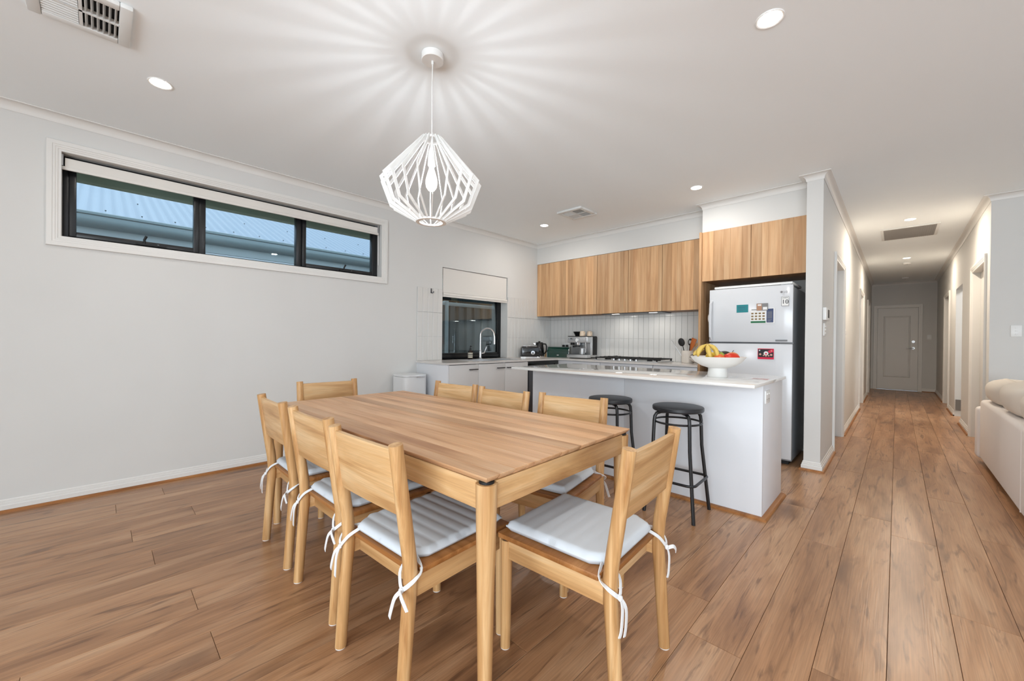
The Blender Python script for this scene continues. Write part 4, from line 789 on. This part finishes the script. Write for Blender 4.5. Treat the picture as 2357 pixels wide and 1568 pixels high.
for i, lb in CL.items():
    p, rz, _ = CH[i]; src = cu1 if i >= 3 else cu0
    if (i >= 3 and not u1) or (i < 3 and not u0):
        c = src; c.location = (p[0], p[1], 0); c.rotation_euler = (0, 0, R(rz)); c['label'] = lb
        if i >= 3: u1 = True
        else: u0 = True
    else: c = dup(src, (p[0], p[1], 0), rz, lb)
# ------------------------------------------------------------------ pendant
pe = thing('pendant_light', 'white slatted wooden pendant lamp hanging above the table', 'lamp', (-1.815, 1.236, 0))
MB().lathe([(.059, 2.699), (.059, 2.668), (.056, 2.664), (.001, 2.664)], 36).build('canopy', 'pendant', pe, smooth=True); MB().lathe([(.007, 2.666), (.007, 2.648), (.004, 2.645)], 12).build('cord_grip', 'white_plastic', pe, smooth=True)
MB().tube([(0, 0, 2.65), (-.003, 0, 2.50), (0, 0, 2.25)], .0028, 8).build('cord', 'white_plastic', pe, smooth=True)
MB().lathe([(.004, 2.252), (.006, 2.24), (.009, 2.20), (.021, 2.17), (.021, 2.105), (.018, 2.10)], 20).build('lamp_holder', 'pendant', pe, smooth=True)
MB().lathe([(.013, 2.10), (.014, 2.085), (.022, 2.06), (.030, 2.03), (.032, 2.01), (.028, 1.985), (.016, 1.968), (.001, 1.963)], 20).build('bulb', 'bulb_glass', pe, smooth=True)
MB().tube([(0, 0, 1.984), (0, 0, 2.050)], .012, 14).build('filament', 'bulb', bpy.data.objects['bulb'], smooth=True)
inn = [(.042, 2.245), (.248, 2.003), (.203, 1.885), (.066, 1.808)]; wd = .017
b = MB(); outp = [(.059, 2.250), (.268, 2.005), (.218, 1.873), (.076, 1.795)]
pts = [(r, z) for r, z in inn]+[(r, z) for r, z in reversed(outp)]
h = .0023; n = 4
vs = [(r, -h, z) for r, z in inn]+[(r, -h, z) for r, z in outp]+[(r, h, z) for r, z in inn]+[(r, h, z) for r, z in outp]
fs = []
for i in range(3): fs += [(i, i+1, 4+i+1, 4+i), (8+i+1, 8+i, 12+i, 12+i+1), (i+1, i, 8+i, 8+i+1), (4+i, 4+i+1, 12+i+1, 12+i)]
fs += [(0, 4, 12, 8), (3, 11, 15, 7)]
sl0 = MB().add(vs, fs).build('slat', 'pendant', pe)
for i in range(1, 22): inst(sl0, 'slat', pe, (0,0,0), 2*math.pi*i/22)
MB().lathe([(.062, 1.805), (.081, 1.805), (.081, 1.795), (.062, 1.795), (.062, 1.805)], 36, cap=False).build('bottom_ring', 'pendant', pe, smooth=True); MB().lathe([(.040, 2.248), (.052, 2.248), (.052, 2.240), (.040, 2.240), (.040, 2.248)], 24, cap=False).build('top_ring', 'pendant', pe, smooth=True)
# ------------------------------------------------------------------ ceiling fittings
DL = [((-3.224, .241), 'recessed downlight near the left wall above the high window', 3), ((-.449, 2.196), 'recessed downlight closest to the camera at top right', 9), ((-1.45, 4.112), 'recessed downlight above the fridge end of the kitchen', 8), ((-3.40, 4.108), 'recessed downlight above the kitchen corner', 8), ((.099, 6.92), 'recessed downlight at the mouth of the hallway', 27), ((.106, 9.996), 'recessed downlight deeper in the hallway', 20)]
for (x, y), lb, e in DL:
    t = thing('downlight', lb, 'light', (x, y, 2.7), 0, 'recessed ceiling downlights')
    MB().lathe([(.046, 0), (.052, -.004), (.058, -.005), (.060, 0)], 32, cap=False).build('trim_ring', 'white_plastic', t, smooth=True); MB().disc((0, 0, -.0035), .047, .003).build('diffuser', 'led', t)
    d = bpy.data.lights.new('downlight_beam', 'AREA'); d.shape = 'DISK'; d.size = .09; d.energy = e; d.color = (1, .86, .70) if y > 6 else (1, .96, .91); o = bpy.data.objects.new('downlight_beam', d); COL.objects.link(o); o.parent = t; o.location = (0, 0, -.0075)
def diffuser(loc, label, size=.345, halves=False):
    t = thing('air_diffuser', label, 'vent', (loc[0], loc[1], 2.7)); h = size/2; q = h-.045
    dz = -.024
    MB().box(-h, h, -h, -q, dz, 0).box(-h, h, q, h, dz, 0).box(-h, -q, -q, q, dz, 0).box(q, h, -q, q, dz, 0).build('frame', 'vent_white', t, bevel=.006)
    MB().box(-q, q, -.006, .006, dz+.002, 0).box(-.006, .006, -q, q, dz+.002, 0).build('cross_bar', 'vent_white', t); B(-q, q, -q, q, -.0015, -.0005).build('duct', 'dark', t)  # flat near-black sheet stands for the shade inside a duct
    for ix in (0, 1):
        for iy in (0, 1):
            ax_ = (1-iy) if halves else (ix+iy) % 2; lo_x, lo_y = (-q+.002 if ix == 0 else .008), (-q+.002 if iy == 0 else .008); ln = q-.010; k6 = 6
            for k in range(k6):
                c = (k+.5)/k6*ln; sg = 1 if halves or iy == 1 else -1
                pr = [(c-sg*.004, dz+.002), (c-sg*.0025, dz+.002), (c+sg*.0055, -.004), (c+sg*.004, -.004)]
                if ax_ == 0: MB().prism_ax([(lo_y+a, z) for a, z in pr], lo_x, lo_x+ln, 'x').build('louvre', 'vent_white', t)
                else: MB().prism_ax([(lo_x+a, z) for a, z in pr], lo_y, lo_y+ln, 'y').build('louvre', 'vent_white', t)
    return t
diffuser((-2.745, -.075), 'square white air diffuser at the top left corner of the ceiling', halves=True); diffuser((-2.768, 3.952), 'square four-way air diffuser over the kitchen')
t = thing('return_air_grille', 'grey return air grille in the hallway ceiling', 'vent', (.10, 7.70, 2.7)); B(-.28, .28, -.38, .38, -.010, 0).build('frame', 'vent_white', t, bevel=.003); B(-.25, .25, -.35, .35, -.011, -.0101).build('backing', 'vent_grey', t)
for i in range(24): MB().box(-.248+i*.0208, -.240+i*.0208, -.35, .35, -.014, -.011).build('slat', 'vent_grey', t)
for y, lb in ((10.58, 'round white smoke alarm on the hallway ceiling'), (12.9, 'small round sensor near the end of the hallway ceiling')):
    t = thing('smoke_alarm', lb, 'alarm', (.12, y, 2.7)); MB().lathe([(.055, 0), (.055, -.018), (.045, -.03), (.001, -.034)], 24).build('body', 'white_plastic', t, smooth=True); MB().disc((0, 0, -.036), .012, .004).build('test_button', 'grey_plastic', t)
d = bpy.data.lights.new('side_room_light', 'AREA'); d.size = .5; d.energy = 28; o = bpy.data.objects.new('side_room_light', d); COL.objects.link(o); o.location = (1.6, 9.0, 2.66)
# ------------------------------------------------------------------ sofa
so = thing('sofa', 'oatmeal fabric sofa seen from behind at the right edge', 'sofa', (.59, 4.85, 0))
def soft(b, name, mt, parent, bev, seg=4): return b.build(name, mt, parent, bevel=bev, seg=seg, ang=60)
soft(B(0, .20, -1.20, 1.16, .05, .63), 'back', 'sofa', so, .035); soft(B(.16, .95, -1.20, 1.16, .05, .40), 'seat_base', 'sofa', so, .03)
soft(B(-.02, .98, 1.14, 1.30, .05, .55), 'arm', 'sofa', so, .035); soft(B(.0, .98, -1.36, -1.18, .05, .55), 'arm', 'sofa', so, .035)
MB().tube([(.001, -.66, .07), (.001, -.66, .60)], .004, 6).build('seam', 'sofa', so)
for x, y in ((.06, 1.05), (.88, 1.05), (.06, -1.1), (.88, -1.1)): MB().tube([(x, y, 0), (x, y, .055)], .022, 12).build('foot', 'matt_black', so)
soft(B(.20, .97, .0, 1.13, .40, .52), 'seat_cushion', 'sofa', so, .04); soft(B(.20, .97, -1.17, -.01, .40, .52), 'seat_cushion', 'sofa', so, .04)
def pillow(loc, label, w, hgt, th, rz=0, tilt=0):
    t = thing('sofa_cushion', label, 'cushion', loc, rz, 'back cushions on the sofa'); t.rotation_euler = (0, R(tilt), R(rz)); b = MB(); n = 18; top = []; 
    for s_ in (1, -1):
        for j in range(n+1):
            for i in range(n+1):
                u, v = 2*i/n-1, 2*j/n-1; e = ((1-abs(u)**3.2)*(1-abs(v)**3.2))**.42
                b.v.append((s_*th/2*e, u*w/2*(1-.03*v*v), (v+1)*hgt/2*(1-.03*u*u)))
    m_ = (n+1)**2
    for j in range(n):
        for i in range(n):
            a = j*(n+1)+i; b.f += [(a, a+1, a+n+2, a+n+1), (m_+a+1, m_+a, m_+a+n+1, m_+a+n+2)]
    bm = b.build('body', 'sofa2', t, smooth=True, ang=80)
    edge = [(0, w/2*.995*math.copysign(abs(math.cos(a))**.35, math.cos(a)), hgt/2+hgt/2*.99*math.copysign(abs(math.sin(a))**.35, math.sin(a))) for a in [2*math.pi*k/48 for k in range(48)]]
    MB().tube(edge, .005, 6, closed=True).build('piping', 'sofa2', t, smooth=True); return t
pillow((.755, 5.62, .632), 'beige back cushion at the far end of the sofa', .74, .22, .30, 0, -6); pillow((.760, 4.87, .632), 'beige back cushion in the middle of the sofa', .74, .25, .31, 0, -6); pillow((.755, 4.12, .632), 'beige back cushion at the near end of the sofa', .74, .24, .30, 0, -6)
